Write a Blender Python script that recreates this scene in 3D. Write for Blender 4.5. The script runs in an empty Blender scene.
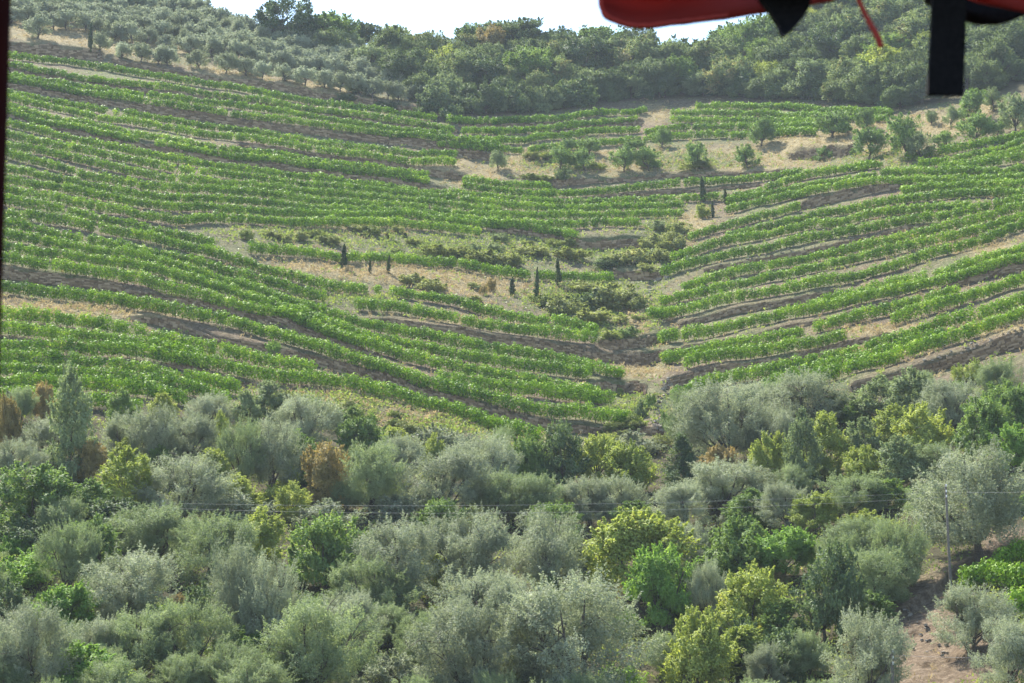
import bpy, math, random
import numpy as np
from mathutils import Vector

# ------------------------------------------------------------------ camera, sky, sun, exposure
SC = bpy.context.scene
COL = SC.collection
F = 2000.0                       # focal length in pixels of a 1024 px wide frame
PITCH = math.atan((560 - 341.5) / F)
cam_d = bpy.data.cameras.new('camera')
cam = bpy.data.objects.new('camera', cam_d)
COL.objects.link(cam)
cam.location = (0, 0, 0)
cam.rotation_euler = (math.radians(90) + PITCH, 0, 0)
cam_d.sensor_width = 36.0
cam_d.lens = F / 1024 * 36.0
cam_d.clip_start = 0.05
cam_d.clip_end = 5000
cam_d.dof.use_dof = True
cam_d.dof.focus_distance = 230
cam_d.dof.aperture_fstop = 25
SC.camera = cam

SUN = Vector((-0.44, 0.72, 1.08)).normalized()
sun_el = math.asin(SUN.z)
sun_az = math.atan2(SUN.x, SUN.y)
world = bpy.data.worlds.new('World')
SC.world = world
world.use_nodes = True
wn = world.node_tree
wn.nodes.clear()
sky = wn.nodes.new('ShaderNodeTexSky')
sky.sky_type = 'NISHITA'
sky.sun_disc = False
sky.sun_elevation = sun_el
sky.sun_rotation = sun_az
sky.air_density = 1.0
sky.dust_density = 0.5
sky.ozone_density = 1.0
bg = wn.nodes.new('ShaderNodeBackground')
bg.inputs['Strength'].default_value = 0.125
wo = wn.nodes.new('ShaderNodeOutputWorld')
wn.links.new(sky.outputs[0], bg.inputs[0])
wn.links.new(bg.outputs[0], wo.inputs[0])

sun_d = bpy.data.lights.new('sun', 'SUN')
sun_d.energy = 5.0
sun_d.angle = math.radians(0.55)
sun_d.color = (1.0, 0.945, 0.85)
sun = bpy.data.objects.new('sun', sun_d)
COL.objects.link(sun)
sun.rotation_euler = SUN.to_track_quat('Z', 'Y').to_euler()

SC.view_settings.view_transform = 'Standard'
SC.view_settings.look = 'None'
SC.view_settings.exposure = 1.58
SC.view_settings.gamma = 1
SC.view_settings.use_curve_mapping = False
SC.render.engine = 'CYCLES'
cy = SC.cycles
cy.max_bounces = 6
cy.diffuse_bounces = 3
cy.glossy_bounces = 1
cy.transmission_bounces = 3
cy.volume_bounces = 1
cy.transparent_max_bounces = 4
cy.use_denoising = True
cy.sample_clamp_indirect = 4
HAZE_DENSITY = 0.00014

rng = np.random.default_rng(11)
random.seed(5)

# ------------------------------------------------------------------ helpers
def link(o, parent=None):
    COL.objects.link(o)
    if parent is not None:
        o.parent = parent
    return o

def empty(name, loc=(0, 0, 0), rz=0.0):
    o = bpy.data.objects.new(name, None)
    o.empty_display_size = 0.3
    o.location = loc
    o.rotation_euler = (0, 0, rz)
    return link(o)

def tag(o, label, cat, group=None):
    o['label'] = label
    o['category'] = cat
    if group:
        o['group'] = group
    return o

def mesh_np(name, V, Q, mat=None, v=None, smooth=False, col=None):
    """mesh from vertices (n,3) and quads (m,4); v: float per face"""
    V = np.asarray(V, np.float32)
    Q = np.asarray(Q, np.int32)
    me = bpy.data.meshes.new(name)
    n, m = len(V), len(Q)
    me.vertices.add(n)
    me.vertices.foreach_set('co', V.ravel())
    c = Q.shape[1]
    me.loops.add(m * c)
    me.loops.foreach_set('vertex_index', Q.ravel())
    me.polygons.add(m)
    me.polygons.foreach_set('loop_start', np.arange(0, m * c, c, dtype=np.int32))
    me.polygons.foreach_set('use_smooth', np.full(m, smooth, bool))
    me.update(calc_edges=True)
    if v is not None:
        a = me.attributes.new('v', 'FLOAT', 'FACE')
        a.data.foreach_set('value', np.asarray(v, np.float32))
    if col is not None:
        a = me.attributes.new('cover', 'FLOAT_COLOR', 'POINT')
        a.data.foreach_set('color', np.asarray(col, np.float32).ravel())
    if mat is not None:
        me.materials.append(mat)
    return me

def norm(a):
    return a / np.maximum(np.linalg.norm(a, axis=1, keepdims=True), 1e-9)

def rdir(r, n):
    return norm(r.normal(size=(n, 3)))

def leaf_quads(r, pos, nrm, L, W):
    n = len(pos)
    t = norm(np.cross(nrm, rdir(r, n)))
    b = np.cross(nrm, t)
    L = np.broadcast_to(L, n)[:, None] * 0.5
    W = np.broadcast_to(W, n)[:, None] * 0.5
    V = np.empty((n, 4, 3), np.float32)
    V[:, 0] = pos - t * L
    V[:, 1] = pos + b * W
    V[:, 2] = pos + t * L
    V[:, 3] = pos - b * W
    return V.reshape(-1, 3), np.arange(n * 4, dtype=np.int32).reshape(-1, 4)

def leaf_tris(r, pos, nrm, L, W):
    n = len(pos)
    t = norm(np.cross(nrm, rdir(r, n)))
    b = np.cross(nrm, t)
    L = np.broadcast_to(L, n)[:, None] * 0.55
    W = np.broadcast_to(W, n)[:, None] * 0.5
    V = np.empty((n, 3, 3), np.float32)
    V[:, 0] = pos + t * L
    V[:, 1] = pos - t * L * 0.7 + b * W
    V[:, 2] = pos - t * L * 0.7 - b * W
    return V.reshape(-1, 3), np.arange(n * 3, dtype=np.int32).reshape(-1, 3)

class MB:
    def __init__(s):
        s.V, s.Q, s.v, s.n = [], [], [], 0
    def add(s, V, Q, v=None):
        V = np.asarray(V, float)
        Q = np.asarray(Q, int)
        s.V.append(V)
        s.Q.append(Q + s.n)
        s.n += len(V)
        s.v.append(np.full(len(Q), 0.5) if v is None else np.broadcast_to(v, len(Q)))
    def tube(s, pts, rad, k=6, v=0.5, cap=True):
        pts = np.asarray(pts, float)
        m = len(pts)
        rad = np.broadcast_to(rad, m)
        tan = norm(np.gradient(pts, axis=0))
        ref = np.array([0.31, 0.95, 0.07]) if abs(tan[0, 2]) > 0.6 else np.array([0, 0, 1.0])
        a = norm(np.cross(tan, ref))
        b = np.cross(tan, a)
        th = np.arange(k) / k * 2 * np.pi
        V = (pts[:, None, :] + rad[:, None, None] * (np.cos(th)[None, :, None] * a[:, None, :] + np.sin(th)[None, :, None] * b[:, None, :])).reshape(-1, 3)
        Q = []
        for i in range(m - 1):
            for j in range(k):
                Q.append((i * k + j, i * k + (j + 1) % k, (i + 1) * k + (j + 1) % k, (i + 1) * k + j))
        if cap and k in (4, 6):
            for o in (0, (m - 1) * k):
                Q.append((o, o + 1, o + 2, o + 3))
                if k == 6:
                    Q.append((o, o + 3, o + 4, o + 5))
        s.add(V, Q, v)
    def box(s, c, ax, ay, az, v=0.5):
        """box centre c and half axes"""
        c, ax, ay, az = (np.asarray(q, float) for q in (c, ax, ay, az))
        V = [c + sx * ax + sy * ay + sz * az for sz in (-1, 1) for sy in (-1, 1) for sx in (-1, 1)]
        Q = [(0, 2, 3, 1), (4, 5, 7, 6), (0, 1, 5, 4), (2, 6, 7, 3), (0, 4, 6, 2), (1, 3, 7, 5)]
        s.add(V, Q, v)
    def mesh(s, name, mat, smooth=False):
        return mesh_np(name, np.concatenate(s.V), np.concatenate(s.Q), mat, np.concatenate(s.v), smooth)
    def obj(s, name, mat, parent=None, smooth=False):
        return link(bpy.data.objects.new(name, s.mesh(name, mat, smooth)), parent)

ORD = ['', 'first', 'second', 'third', 'fourth', 'fifth', 'sixth', 'seventh', 'eighth', 'ninth', 'tenth',
       'eleventh', 'twelfth', 'thirteenth', 'fourteenth', 'fifteenth', 'sixteenth', 'seventeenth', 'eighteenth', 'nineteenth', 'twentieth']
def ordinal(i):
    if i <= 20:
        return ORD[i]
    tens = {2: 'twenty', 3: 'thirty', 4: 'forty', 5: 'fifty', 6: 'sixty', 7: 'seventy', 8: 'eighty', 9: 'ninety'}[i // 10]
    if i % 10 == 0:
        return tens[:-1] + 'ieth'
    return tens + '-' + ORD[i % 10]

class Labels:
    """collects things with a base phrase; gives each one its own label, counted from the left of the photo"""
    def __init__(s):
        s.d = {}
    def add(s, o, phrase, px, cat, group=None):
        s.d.setdefault(phrase, []).append((px, o, cat, group))
    def write(s):
        for ph, l in s.d.items():
            l.sort(key=lambda q: q[0])
            n = len(l)
            for i, (px, o, cat, g) in enumerate(l):
                if n == 1:
                    lab = ph
                elif n < 12 or i < (n + 1) // 2:
                    lab = f'{ph}, {ordinal(i + 1)} from the left' if i else f'{ph}, leftmost'
                else:
                    lab = f'{ph}, {ordinal(n - i)} from the right' if i < n - 1 else f'{ph}, rightmost'
                tag(o, lab, cat, g)
LAB = Labels()

# ------------------------------------------------------------------ materials
def new_mat(name):
    m = bpy.data.materials.new(name)
    m.use_nodes = True
    nt = m.node_tree
    nt.nodes.clear()
    out = nt.nodes.new('ShaderNodeOutputMaterial')
    return m, nt, out

def N(nt, kind, **kw):
    n = nt.nodes.new(kind)
    for k, val in kw.items():
        if k.startswith('_'):
            setattr(n, k[1:], val)
        else:
            n.inputs[k.replace('__', ' ')].default_value = val
    return n

def ramp(nt, stops):
    r = nt.nodes.new('ShaderNodeValToRGB')
    e = r.color_ramp.elements
    e[0].position, e[0].color = stops[0][0], (*stops[0][1], 1)
    e[1].position, e[1].color = stops[-1][0], (*stops[-1][1], 1)
    for p, c in stops[1:-1]:
        x = e.new(p)
        x.color = (*c, 1)
    return r

def leaf_mat(name, dark, light, odd=None, transl=0.35, tint=(1.25, 1.3, 0.6), rough=0.55, objvar=0.35, drift=0.45):
    """leaf: colour by leaf (attribute v), by tree (object random) and a few odd leaves; part of the light goes through"""
    m, nt, out = new_mat(name)
    at = N(nt, 'ShaderNodeAttribute', _attribute_name='v')
    oi = nt.nodes.new('ShaderNodeObjectInfo')
    sub = N(nt, 'ShaderNodeMath', _operation='SUBTRACT')
    nt.links.new(oi.outputs['Random'], sub.inputs[0])
    sub.inputs[1].default_value = 0.5
    ma = N(nt, 'ShaderNodeMath', _operation='MULTIPLY_ADD')
    nt.links.new(sub.outputs[0], ma.inputs[0])
    ma.inputs[1].default_value = objvar
    geo = nt.nodes.new('ShaderNodeNewGeometry')
    no = N(nt, 'ShaderNodeTexNoise', Scale=drift, Detail=3.0)
    nt.links.new(geo.outputs['Position'], no.inputs['Vector'])
    nm = N(nt, 'ShaderNodeMath', _operation='MULTIPLY_ADD')
    nt.links.new(no.outputs['Fac'], nm.inputs[0])
    nm.inputs[1].default_value = 0.9
    nm.inputs[2].default_value = -0.45
    ad = N(nt, 'ShaderNodeMath', _operation='ADD')
    nt.links.new(nm.outputs[0], ad.inputs[0])
    nt.links.new(at.outputs['Fac'], ad.inputs[1])
    nt.links.new(ad.outputs[0], ma.inputs[2])
    mid = tuple(0.5 * (a + b) for a, b in zip(dark, light))
    stops = [(0.05, dark), (0.5, mid), (0.92, light)]
    if odd:
        stops.append((0.985, odd))
    rp = ramp(nt, stops)
    nt.links.new(ma.outputs[0], rp.inputs[0])
    bs = N(nt, 'ShaderNodeBsdfPrincipled', Roughness=rough)
    bs.inputs['Specular IOR Level'].default_value = 0.12
    nt.links.new(rp.outputs[0], bs.inputs['Base Color'])
    mul = N(nt, 'ShaderNodeMix', _data_type='RGBA', _blend_type='MULTIPLY')
    mul.inputs[0].default_value = 1.0
    nt.links.new(rp.outputs[0], mul.inputs[6])
    mul.inputs[7].default_value = (*tint, 1)
    tr = N(nt, 'ShaderNodeBsdfTranslucent')
    nt.links.new(mul.outputs[2], tr.inputs[0])
    mx = N(nt, 'ShaderNodeMixShader')
    mx.inputs[0].default_value = transl
    nt.links.new(bs.outputs[0], mx.inputs[1])
    nt.links.new(tr.outputs[0], mx.inputs[2])
    nt.links.new(mx.outputs[0], out.inputs[0])
    return m

def noise_mat(name, stops, scale=3.0, detail=6, rough=0.9, bump=0.4, bscale=None, use_v=0.0, spec=0.2, dist=0.1):
    m, nt, out = new_mat(name)
    tc = nt.nodes.new('ShaderNodeNewGeometry')
    no = N(nt, 'ShaderNodeTexNoise', Scale=scale, Detail=detail, Roughness=0.65)
    nt.links.new(tc.outputs['Position'], no.inputs['Vector'])
    fac = no.outputs['Fac']
    if use_v:
        at = N(nt, 'ShaderNodeAttribute', _attribute_name='v')
        mixv = N(nt, 'ShaderNodeMix', _data_type='FLOAT')
        mixv.inputs[0].default_value = use_v
        nt.links.new(fac, mixv.inputs[2])
        nt.links.new(at.outputs['Fac'], mixv.inputs[3])
        fac = mixv.outputs[0]
    rp = ramp(nt, stops)
    nt.links.new(fac, rp.inputs[0])
    bs = N(nt, 'ShaderNodeBsdfPrincipled', Roughness=rough)
    bs.inputs['Specular IOR Level'].default_value = spec
    nt.links.new(rp.outputs[0], bs.inputs['Base Color'])
    if bump:
        n2 = N(nt, 'ShaderNodeTexNoise', Scale=bscale or scale * 3, Detail=5)
        nt.links.new(tc.outputs['Position'], n2.inputs['Vector'])
        bp = N(nt, 'ShaderNodeBump', Strength=bump, Distance=dist)
        nt.links.new(n2.outputs['Fac'], bp.inputs['Height'])
        nt.links.new(bp.outputs[0], bs.inputs['Normal'])
    nt.links.new(bs.outputs[0], out.inputs[0])
    return m

M = {}
M['olive'] = leaf_mat('olive_leaf', (0.18, 0.205, 0.13), (0.37, 0.405, 0.285), (0.44, 0.465, 0.345), 0.42, (1.05, 1.1, 0.8), 0.6, 0.35)
M['olive_green'] = leaf_mat('olive_green_leaf', (0.145, 0.19, 0.098), (0.30, 0.36, 0.195), (0.37, 0.43, 0.245), 0.42, (1.1, 1.15, 0.7), 0.6, 0.35)
M['olive_pale'] = leaf_mat('pale_olive_leaf', (0.21, 0.24, 0.17), (0.42, 0.46, 0.35), (0.5, 0.53, 0.42), 0.4, (1.05, 1.1, 0.8), 0.6, 0.35)
M['oak_dark'] = leaf_mat('dark_oak_leaf', (0.04, 0.075, 0.032), (0.11, 0.165, 0.07), None, 0.3)
M['green'] = leaf_mat('green_leaf', (0.10, 0.165, 0.055), (0.23, 0.33, 0.11), (0.32, 0.38, 0.15), 0.42, (1.25, 1.25, 0.6))
M['bright'] = leaf_mat('bright_green_leaf', (0.12, 0.215, 0.05), (0.25, 0.395, 0.10), (0.36, 0.46, 0.15), 0.44, (1.25, 1.25, 0.55))
M['dark'] = leaf_mat('dark_green_leaf', (0.075, 0.115, 0.058), (0.17, 0.23, 0.11), (0.22, 0.27, 0.14), 0.35)
M['yellow'] = leaf_mat('yellow_green_leaf', (0.20, 0.26, 0.07), (0.41, 0.46, 0.14), (0.52, 0.50, 0.17), 0.44, (1.2, 1.2, 0.6))
M['brown'] = leaf_mat('dry_brown_leaf', (0.22, 0.20, 0.085), (0.45, 0.37, 0.16), (0.56, 0.40, 0.17), 0.42, (1.15, 1.0, 0.65))
M['wood_green'] = leaf_mat('oak_leaf', (0.10, 0.145, 0.065), (0.235, 0.295, 0.135), (0.34, 0.31, 0.165), 0.40, (1.15, 1.15, 0.7), 0.6, 0.7, 0.2)
M['almond'] = leaf_mat('almond_leaf', (0.11, 0.18, 0.065), (0.22, 0.32, 0.12), None, 0.42)
M['cypress'] = leaf_mat('cypress_leaf', (0.045, 0.08, 0.035), (0.11, 0.16, 0.065), None, 0.25)
M['scrub'] = leaf_mat('scrub_leaf', (0.17, 0.20, 0.085), (0.34, 0.36, 0.17), (0.44, 0.40, 0.22), 0.42)
M['vine'] = leaf_mat('vine_leaf', (0.05, 0.125, 0.011), (0.255, 0.41, 0.032), (0.40, 0.50, 0.08), 0.26, (1.3, 1.3, 0.45), 0.55, 0.18)
M['dry_grass'] = leaf_mat('dry_grass_blade', (0.26, 0.20, 0.11), (0.48, 0.39, 0.23), None, 0.35, (1.1, 1.05, 0.8), 0.7, 0.0)
M['weed'] = leaf_mat('weed_leaf', (0.13, 0.18, 0.05), (0.29, 0.33, 0.12), (0.40, 0.36, 0.17), 0.4)
M['bark'] = noise_mat('bark', [(0.3, (0.045, 0.036, 0.028)), (0.7, (0.15, 0.125, 0.10))], 9, 5, 0.9, 0.6)
M['stone'] = noise_mat('terrace_stone', [(0.2, (0.105, 0.070, 0.040)), (0.5, (0.20, 0.140, 0.083)), (0.8, (0.33, 0.25, 0.16))], 2.5, 6, 0.92, 0.6, 9, 0.6)
M['pale_stone'] = noise_mat('pale_stone', [(0.25, (0.13, 0.11, 0.085)), (0.75, (0.30, 0.265, 0.21))], 3, 6, 0.9, 0.5, 9, 0.5)
M['pole_wood'] = noise_mat('weathered_pole_wood', [(0.3, (0.11, 0.096, 0.08)), (0.7, (0.21, 0.19, 0.165))], 6, 5, 0.85, 0.3)
M['wire'] = noise_mat('aluminium_wire', [(0.3, (0.22, 0.22, 0.22)), (0.7, (0.38, 0.38, 0.38))], 5, 2, 0.45, 0)
M['insulator'] = noise_mat('porcelain', [(0.3, (0.55, 0.55, 0.52)), (0.7, (0.7, 0.7, 0.68))], 5, 2, 0.3, 0)
M['black_strap'] = noise_mat('black_webbing', [(0.3, (0.004, 0.004, 0.004)), (0.7, (0.010, 0.009, 0.009))], 400, 2, 0.9, 0.1, 900, 0, 0.1, 0.001)
M['post_paint'] = noise_mat('dark_maroon_paint', [(0.3, (0.014, 0.004, 0.004)), (0.7, (0.024, 0.006, 0.005))], 30, 3, 0.9, 0, None, 0, 0.03)

def cloth_mat(name, c, tr, w):
    m, nt, out = new_mat(name)
    geo = nt.nodes.new('ShaderNodeNewGeometry')
    no = N(nt, 'ShaderNodeTexNoise', Scale=22.0, Detail=4)
    nt.links.new(geo.outputs['Position'], no.inputs['Vector'])
    rp = ramp(nt, [(0.3, tuple(x * 0.7 for x in c)), (0.75, c)])
    nt.links.new(no.outputs['Fac'], rp.inputs[0])
    bs = N(nt, 'ShaderNodeBsdfPrincipled', Roughness=0.8)
    nt.links.new(rp.outputs[0], bs.inputs['Base Color'])
    t = N(nt, 'ShaderNodeBsdfTranslucent')
    t.inputs[0].default_value = (*tr, 1)
    mx = N(nt, 'ShaderNodeMixShader')
    mx.inputs[0].default_value = w
    nt.links.new(bs.outputs[0], mx.inputs[1])
    nt.links.new(t.outputs[0], mx.inputs[2])
    nt.links.new(mx.outputs[0], out.inputs[0])
    return m
M['red_cloth'] = cloth_mat('red_canvas', (0.28, 0.017, 0.009), (0.27, 0.015, 0.006), 0.42)
M['red_cord'] = cloth_mat('red_cord_fabric', (0.40, 0.035, 0.02), (0.3, 0.02, 0.01), 0.2)

# ------------------------------------------------------------------ the hillside
def catmull(pts, step=3.0):
    p = np.asarray(pts, float)
    d = np.r_[0, np.cumsum(np.hypot(*np.diff(p, axis=0).T))]
    t = np.linspace(0, d[-1], max(3, int(d[-1] / step)))
    out = np.stack([np.interp(t, d, p[:, k]) for k in (0, 1)], 1)
    k = max(1, int(14 / step))
    ker = np.hanning(2 * k + 3)[1:-1]
    ker /= ker.sum()
    pad = np.r_[2 * out[:1] - out[k:0:-1], out, 2 * out[-1:] - out[-2:-k - 2:-1]]
    sm = np.stack([np.convolve(pad[:, c], ker, 'valid') for c in (0, 1)], 1)
    return sm if len(sm) == len(out) else out

# retaining walls: (label, centre line, height in pixels along it)
WALLS = [
 ('long grey field wall below the pale olive grove at upper left', [(-60, 41), (10, 48), (55, 51), (103, 56)], (10, 11, 12, 8)),
 ('shaded bank wall along the lower edge of the olive grove, above the top vines', [(112, 62), (156, 69), (200, 77), (259, 85), (317, 93.5), (356, 100), (400, 107), (440, 115)], (3, 5, 6, 6, 6, 7, 7, 6)),
 ('thin stone wall under the second vine row of the upper left slope', [(-60, 60), (12, 70), (78, 82), (137, 90), (199, 97), (298, 110), (356, 119), (399, 126), (457, 132)], (4, 4, 5, 5, 3, 3, 3, 4, 5)),
 ('wide brown terrace wall across the upper left slope ending beside a round bush', [(-60, 72), (12, 85), (78, 97), (127, 106), (195, 116), (278, 127), (337, 134.5), (395, 140), (449, 149), (492, 155)], (5, 6, 6, 7, 7, 6, 6, 7, 9, 11)),
 ('thin terrace wall ending in a bare tan corner, upper left slope', [(239, 145), (317, 155), (395, 165), (435, 172), (466, 177)], (2, 3, 4, 7, 8)),
 ('grey-brown terrace wall above the dense block of vine rows on the left', [(-60, 103), (12, 117), (59, 129), (98, 138), (117, 142), (156, 150), (195, 157), (278, 167), (337, 173), (395, 179), (445, 188)], (3, 3, 4, 5, 7, 7, 7, 6, 6, 6, 4)),
 ('thin wall between the two short vine rows at top centre', [(458, 125), (500, 126), (540, 124.5), (585, 121)], (3, 3, 3, 3)),
 ('low dark wall ending at the straw-coloured clearing, top centre', [(540, 134), (575, 131), (600, 127), (617, 124), (641, 121)], (3, 3, 4, 5, 5)),
 ('long low wall under the dry grass strip with scattered trees', [(552, 184), (600, 180), (650, 177), (700, 173.5), (760, 172), (795, 171)], (7, 4, 3, 3, 2, 2)),
 ('thin wall across the vines below the dry grass, beside the tall cypress', [(600, 196), (650, 193.5), (700, 190), (760, 185)], (2, 3, 3, 2)),
 ('short dark wall cut into the dry grass mound at upper right', [(788, 153), (812, 152.5), (835, 151), (858, 149)], (8, 11, 11, 7)),
 ('small terrace wall below the right end of the dense left rows', [(486, 229), (520, 233), (566, 238)], (3, 5, 5)),
 ('dark curved wall under the scrub mound near the centre', [(568, 242), (600, 243), (630, 241), (654, 239)], (7, 10, 10, 6)),
 ('short wall in the gully at the end of the lone scrub vine row', [(612, 272), (630, 275), (660, 276)], (7, 9, 6)),
 ('tall brown wall at the far left below six long vine rows', [(-60, 263), (2, 273), (40, 276), (78, 281), (117, 287), (150, 295), (200, 304), (239, 313), (278, 322), (307, 331), (337, 341), (378, 356)], (10, 10, 10, 9, 7, 5, 5, 7, 8, 8, 6, 3)),
 ('long lower-left terrace wall running down behind the lowest bright vine row', [(130, 317), (160, 321), (195, 328), (220, 338), (278, 352), (317, 361), (356, 371), (395, 381), (439, 394), (478, 406.5), (517, 416), (546, 424), (595, 429), (618, 431)], (4, 8, 8, 8, 9, 9, 9, 9, 9, 9, 9, 10, 9, 8)),
 ('small low wall above the lowest left vines', [(166, 363), (199, 371), (225, 378), (256, 384)], (4, 6, 6, 4)),
 ('long dark wall crossing the lower centre above five vine rows', [(370, 319), (400, 325), (440, 331), (478, 337), (513, 343), (556, 350), (599, 357), (622, 359)], (5, 8, 9, 9, 9, 9, 10, 7)),
 ('upper of the two broad dark walls closing the gully', [(598, 343), (615, 345), (640, 340), (660, 335)], (7, 10, 11, 8)),
 ('lower of the two broad dark walls closing the gully', [(614, 357), (635, 360), (650, 357), (665, 353)], (9, 13, 12, 8)),
 ('tall curved stone wall left of the gully stones', [(592, 384), (610, 385), (630, 388), (646, 391)], (8, 14, 14, 8)),
 ('short wall at the foot of the gully', [(638, 431), (652, 431), (668, 432)], (5, 5, 5)),
 ('dark earth wall in the upper right vines with a tan top', [(797, 208), (812, 203), (853, 195), (880, 190), (902, 186)], (7, 9, 8, 6, 3)),
 ('thin wall below a stony strip in the middle of the right slope', [(703, 272), (755, 262), (807, 250), (853, 240), (895, 233), (928, 227)], (3, 4, 4, 3, 3, 2)),
 ('dark wall under the bushy vines that start beside the gully', [(676, 325), (700, 319.5), (740, 312), (775, 305), (812, 297), (830, 292), (848, 291)], (3, 5, 6, 6, 6, 6, 3)),
 ('thin wall under a stony path on the lower right slope', [(664, 351), (703, 344.5), (755, 335), (812, 322), (853, 312), (890, 303)], (4, 4, 3, 3, 3, 2)),
 ('long dark wall curving right from the gully stones', [(666, 385), (703, 375), (745, 367), (786, 357.5), (812, 351), (853, 341), (890, 333)], (10, 9, 7, 6, 6, 4, 2)),
 ('dark earth wall among the rightmost vines at the photo edge', [(948, 287), (975, 280), (1000, 273), (1024, 268), (1090, 256)], (4, 7, 8, 8, 7)),
 ('brown wall under the lowest right vines, above the trees', [(848, 389), (905, 374), (960, 358.5), (1024, 340), (1090, 322)], (8, 11, 12, 13, 12)),
]

WALLS = [(a, b, tuple(x * 1.2 + 0.8 for x in c)) for a, b, c in WALLS]
CX = np.array([-420, -150, 0, 180, 380, 560, 650, 740, 860, 1024, 1200, 1444], float)
RY = np.array([-90, 0, 50, 100, 150, 200, 250, 300, 365, 430, 500, 560, 620, 683, 800], float)
# distance table (metres), rows as RY
DT = {
 -420: (425, 360, 325, 292, 262, 235, 214, 196, 176, 160, 141, 127, 115, 104, 86),
 -150: (440, 375, 340, 305, 272, 245, 222, 203, 182, 164, 144, 130, 117, 106, 87),
 0:    (455, 390, 352, 315, 281, 252, 228, 208, 186, 167, 147, 132, 119, 107, 88),
 180:  (470, 405, 366, 329, 295, 265, 239, 218, 193, 172, 151, 135, 121, 109, 89),
 380:  (490, 428, 388, 350, 315, 284, 256, 231, 203, 180, 156, 139, 124, 112, 90),
 560:  (500, 442, 404, 366, 331, 299, 270, 243, 212, 187, 161, 143, 128, 115, 92),
 650:  (505, 447, 409, 372, 337, 305, 275, 248, 216, 190, 163, 145, 129, 116, 92),
 740:  (500, 441, 402, 364, 328, 295, 265, 239, 208, 184, 159, 141, 126, 113, 91),
 860:  (480, 420, 380, 342, 306, 274, 246, 222, 194, 173, 151, 135, 121, 108, 89),
 1024: (455, 394, 354, 316, 281, 250, 224, 203, 179, 161, 142, 127, 114, 103, 87),
 1200: (435, 372, 334, 298, 265, 237, 213, 194, 172, 155, 137, 123, 111, 101, 86),
 1444: (415, 352, 317, 284, 254, 228, 206, 188, 168, 151, 134, 121, 110, 100, 86),
}
GX = np.arange(-420, 1445, 4.0)
GY = np.concatenate([np.arange(-90, 36, 4.0), np.arange(36, 440, 1.5), np.arange(440, 801, 5.0)])
tab = np.log(np.array([DT[int(c)] for c in CX]))
def smooth_interp(x, xp, fp):
    """cubic Hermite through points (no overshoot worth minding)"""
    m = np.gradient(fp, xp, axis=0)
    i = np.clip(np.searchsorted(xp, x) - 1, 0, len(xp) - 2)
    h = xp[i + 1] - xp[i]
    t = ((x - xp[i]) / h)
    sh = (-1,) + (1,) * (fp.ndim - 1)
    t_, h_ = t.reshape(sh), h.reshape(sh)
    return ((2 * t_**3 - 3 * t_**2 + 1) * fp[i] + (t_**3 - 2 * t_**2 + t_) * h_ * m[i]
            + (-2 * t_**3 + 3 * t_**2) * fp[i + 1] + (t_**3 - t_**2) * h_ * m[i + 1])
A = smooth_interp(GX, CX, tab)                    # (nx, nRY)
A = np.apply_along_axis(lambda q: np.convolve(np.pad(q, 36, mode='reflect', reflect_type='odd'), np.hanning(75)[1:-1] / np.hanning(75).sum(), 'valid'), 0, A)
lnD = smooth_interp(GY, RY, A.T)                  # (ny, nx)
# flatten depth inside the walls (near-vertical faces), keep the average slope
yf = np.arange(-90, 801, 1.0)
L1 = np.stack([np.interp(yf, GY, lnD[:, i]) for i in range(len(GX))], 1)
g = -np.gradient(L1, axis=0)
mask = np.zeros_like(g)
LEDGES = [('', [(898, 612), (915, 603), (935, 590), (958, 572), (990, 556), (1024, 538)], (8, 13, 13, 12, 12, 8)), ('', [(900, 636), (920, 630), (945, 618)], (5, 8, 4)),
          ('', [(903, 672), (930, 667), (962, 659), (1000, 655)], (4, 7, 6, 4)), ('', [(925, 645), (945, 640), (960, 634)], (3, 6, 3))]      # eroded earth steps
for lab, line, hh in WALLS + LEDGES:
    p = catmull(line, 3.0)
    s = np.linspace(0, 1, len(p))
    hs = np.interp(p[:, 0], [q[0] for q in line], hh) if len(hh) == len(line) else np.interp(s, np.linspace(0, 1, len(hh)), hh)
    o = np.argsort(p[:, 0])
    cyv = np.interp(GX, p[o, 0], p[o, 1], left=np.nan, right=np.nan)
    hv = np.interp(GX, p[o, 0], hs[o])
    ok = ~np.isnan(cyv)
    for i in np.where(ok)[0]:
        mask[:, i] = np.maximum(mask[:, i], np.clip(hv[i] / 2 - np.abs(yf - cyv[i]) + 0.5, 0, 1))
ker = np.array([0.1, 0.2, 0.4, 0.2, 0.1])
mask = np.apply_along_axis(lambda a: np.convolve(a, ker, 'same'), 1, mask)
g2 = g * (1 - 0.97 * mask)
def blur(a, s, axis):
    r = int(3 * s)
    k = np.exp(-0.5 * (np.arange(-r, r + 1) / s) ** 2)
    k /= k.sum()
    return np.apply_along_axis(lambda q: np.convolve(np.pad(q, r, mode='edge'), k, 'valid'), axis, a)
ratio = blur(blur(g, 26, 0), 12, 1) / blur(blur(g2, 26, 0), 12, 1)
g3 = g2 * np.clip(ratio, 0.8, 2.2)
L2 = L1[-1:] + np.cumsum(g3[::-1], axis=0)[::-1]
L2 = L2 + blur(L1 - L2, 24, 0)
steep = np.maximum(-np.diff(L2, axis=0) * (1 - 0.85 * mask[1:]), 1e-5)          # keep the faces steep after the correction
L2 = np.concatenate([L2[-1:] + np.cumsum(steep[::-1], axis=0)[::-1], L2[-1:]])
L2 = L2 + blur(L1 - L2, 60, 0)
lnD = np.stack([np.interp(GY, yf, L2[:, i]) for i in range(len(GX))], 1)

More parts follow.
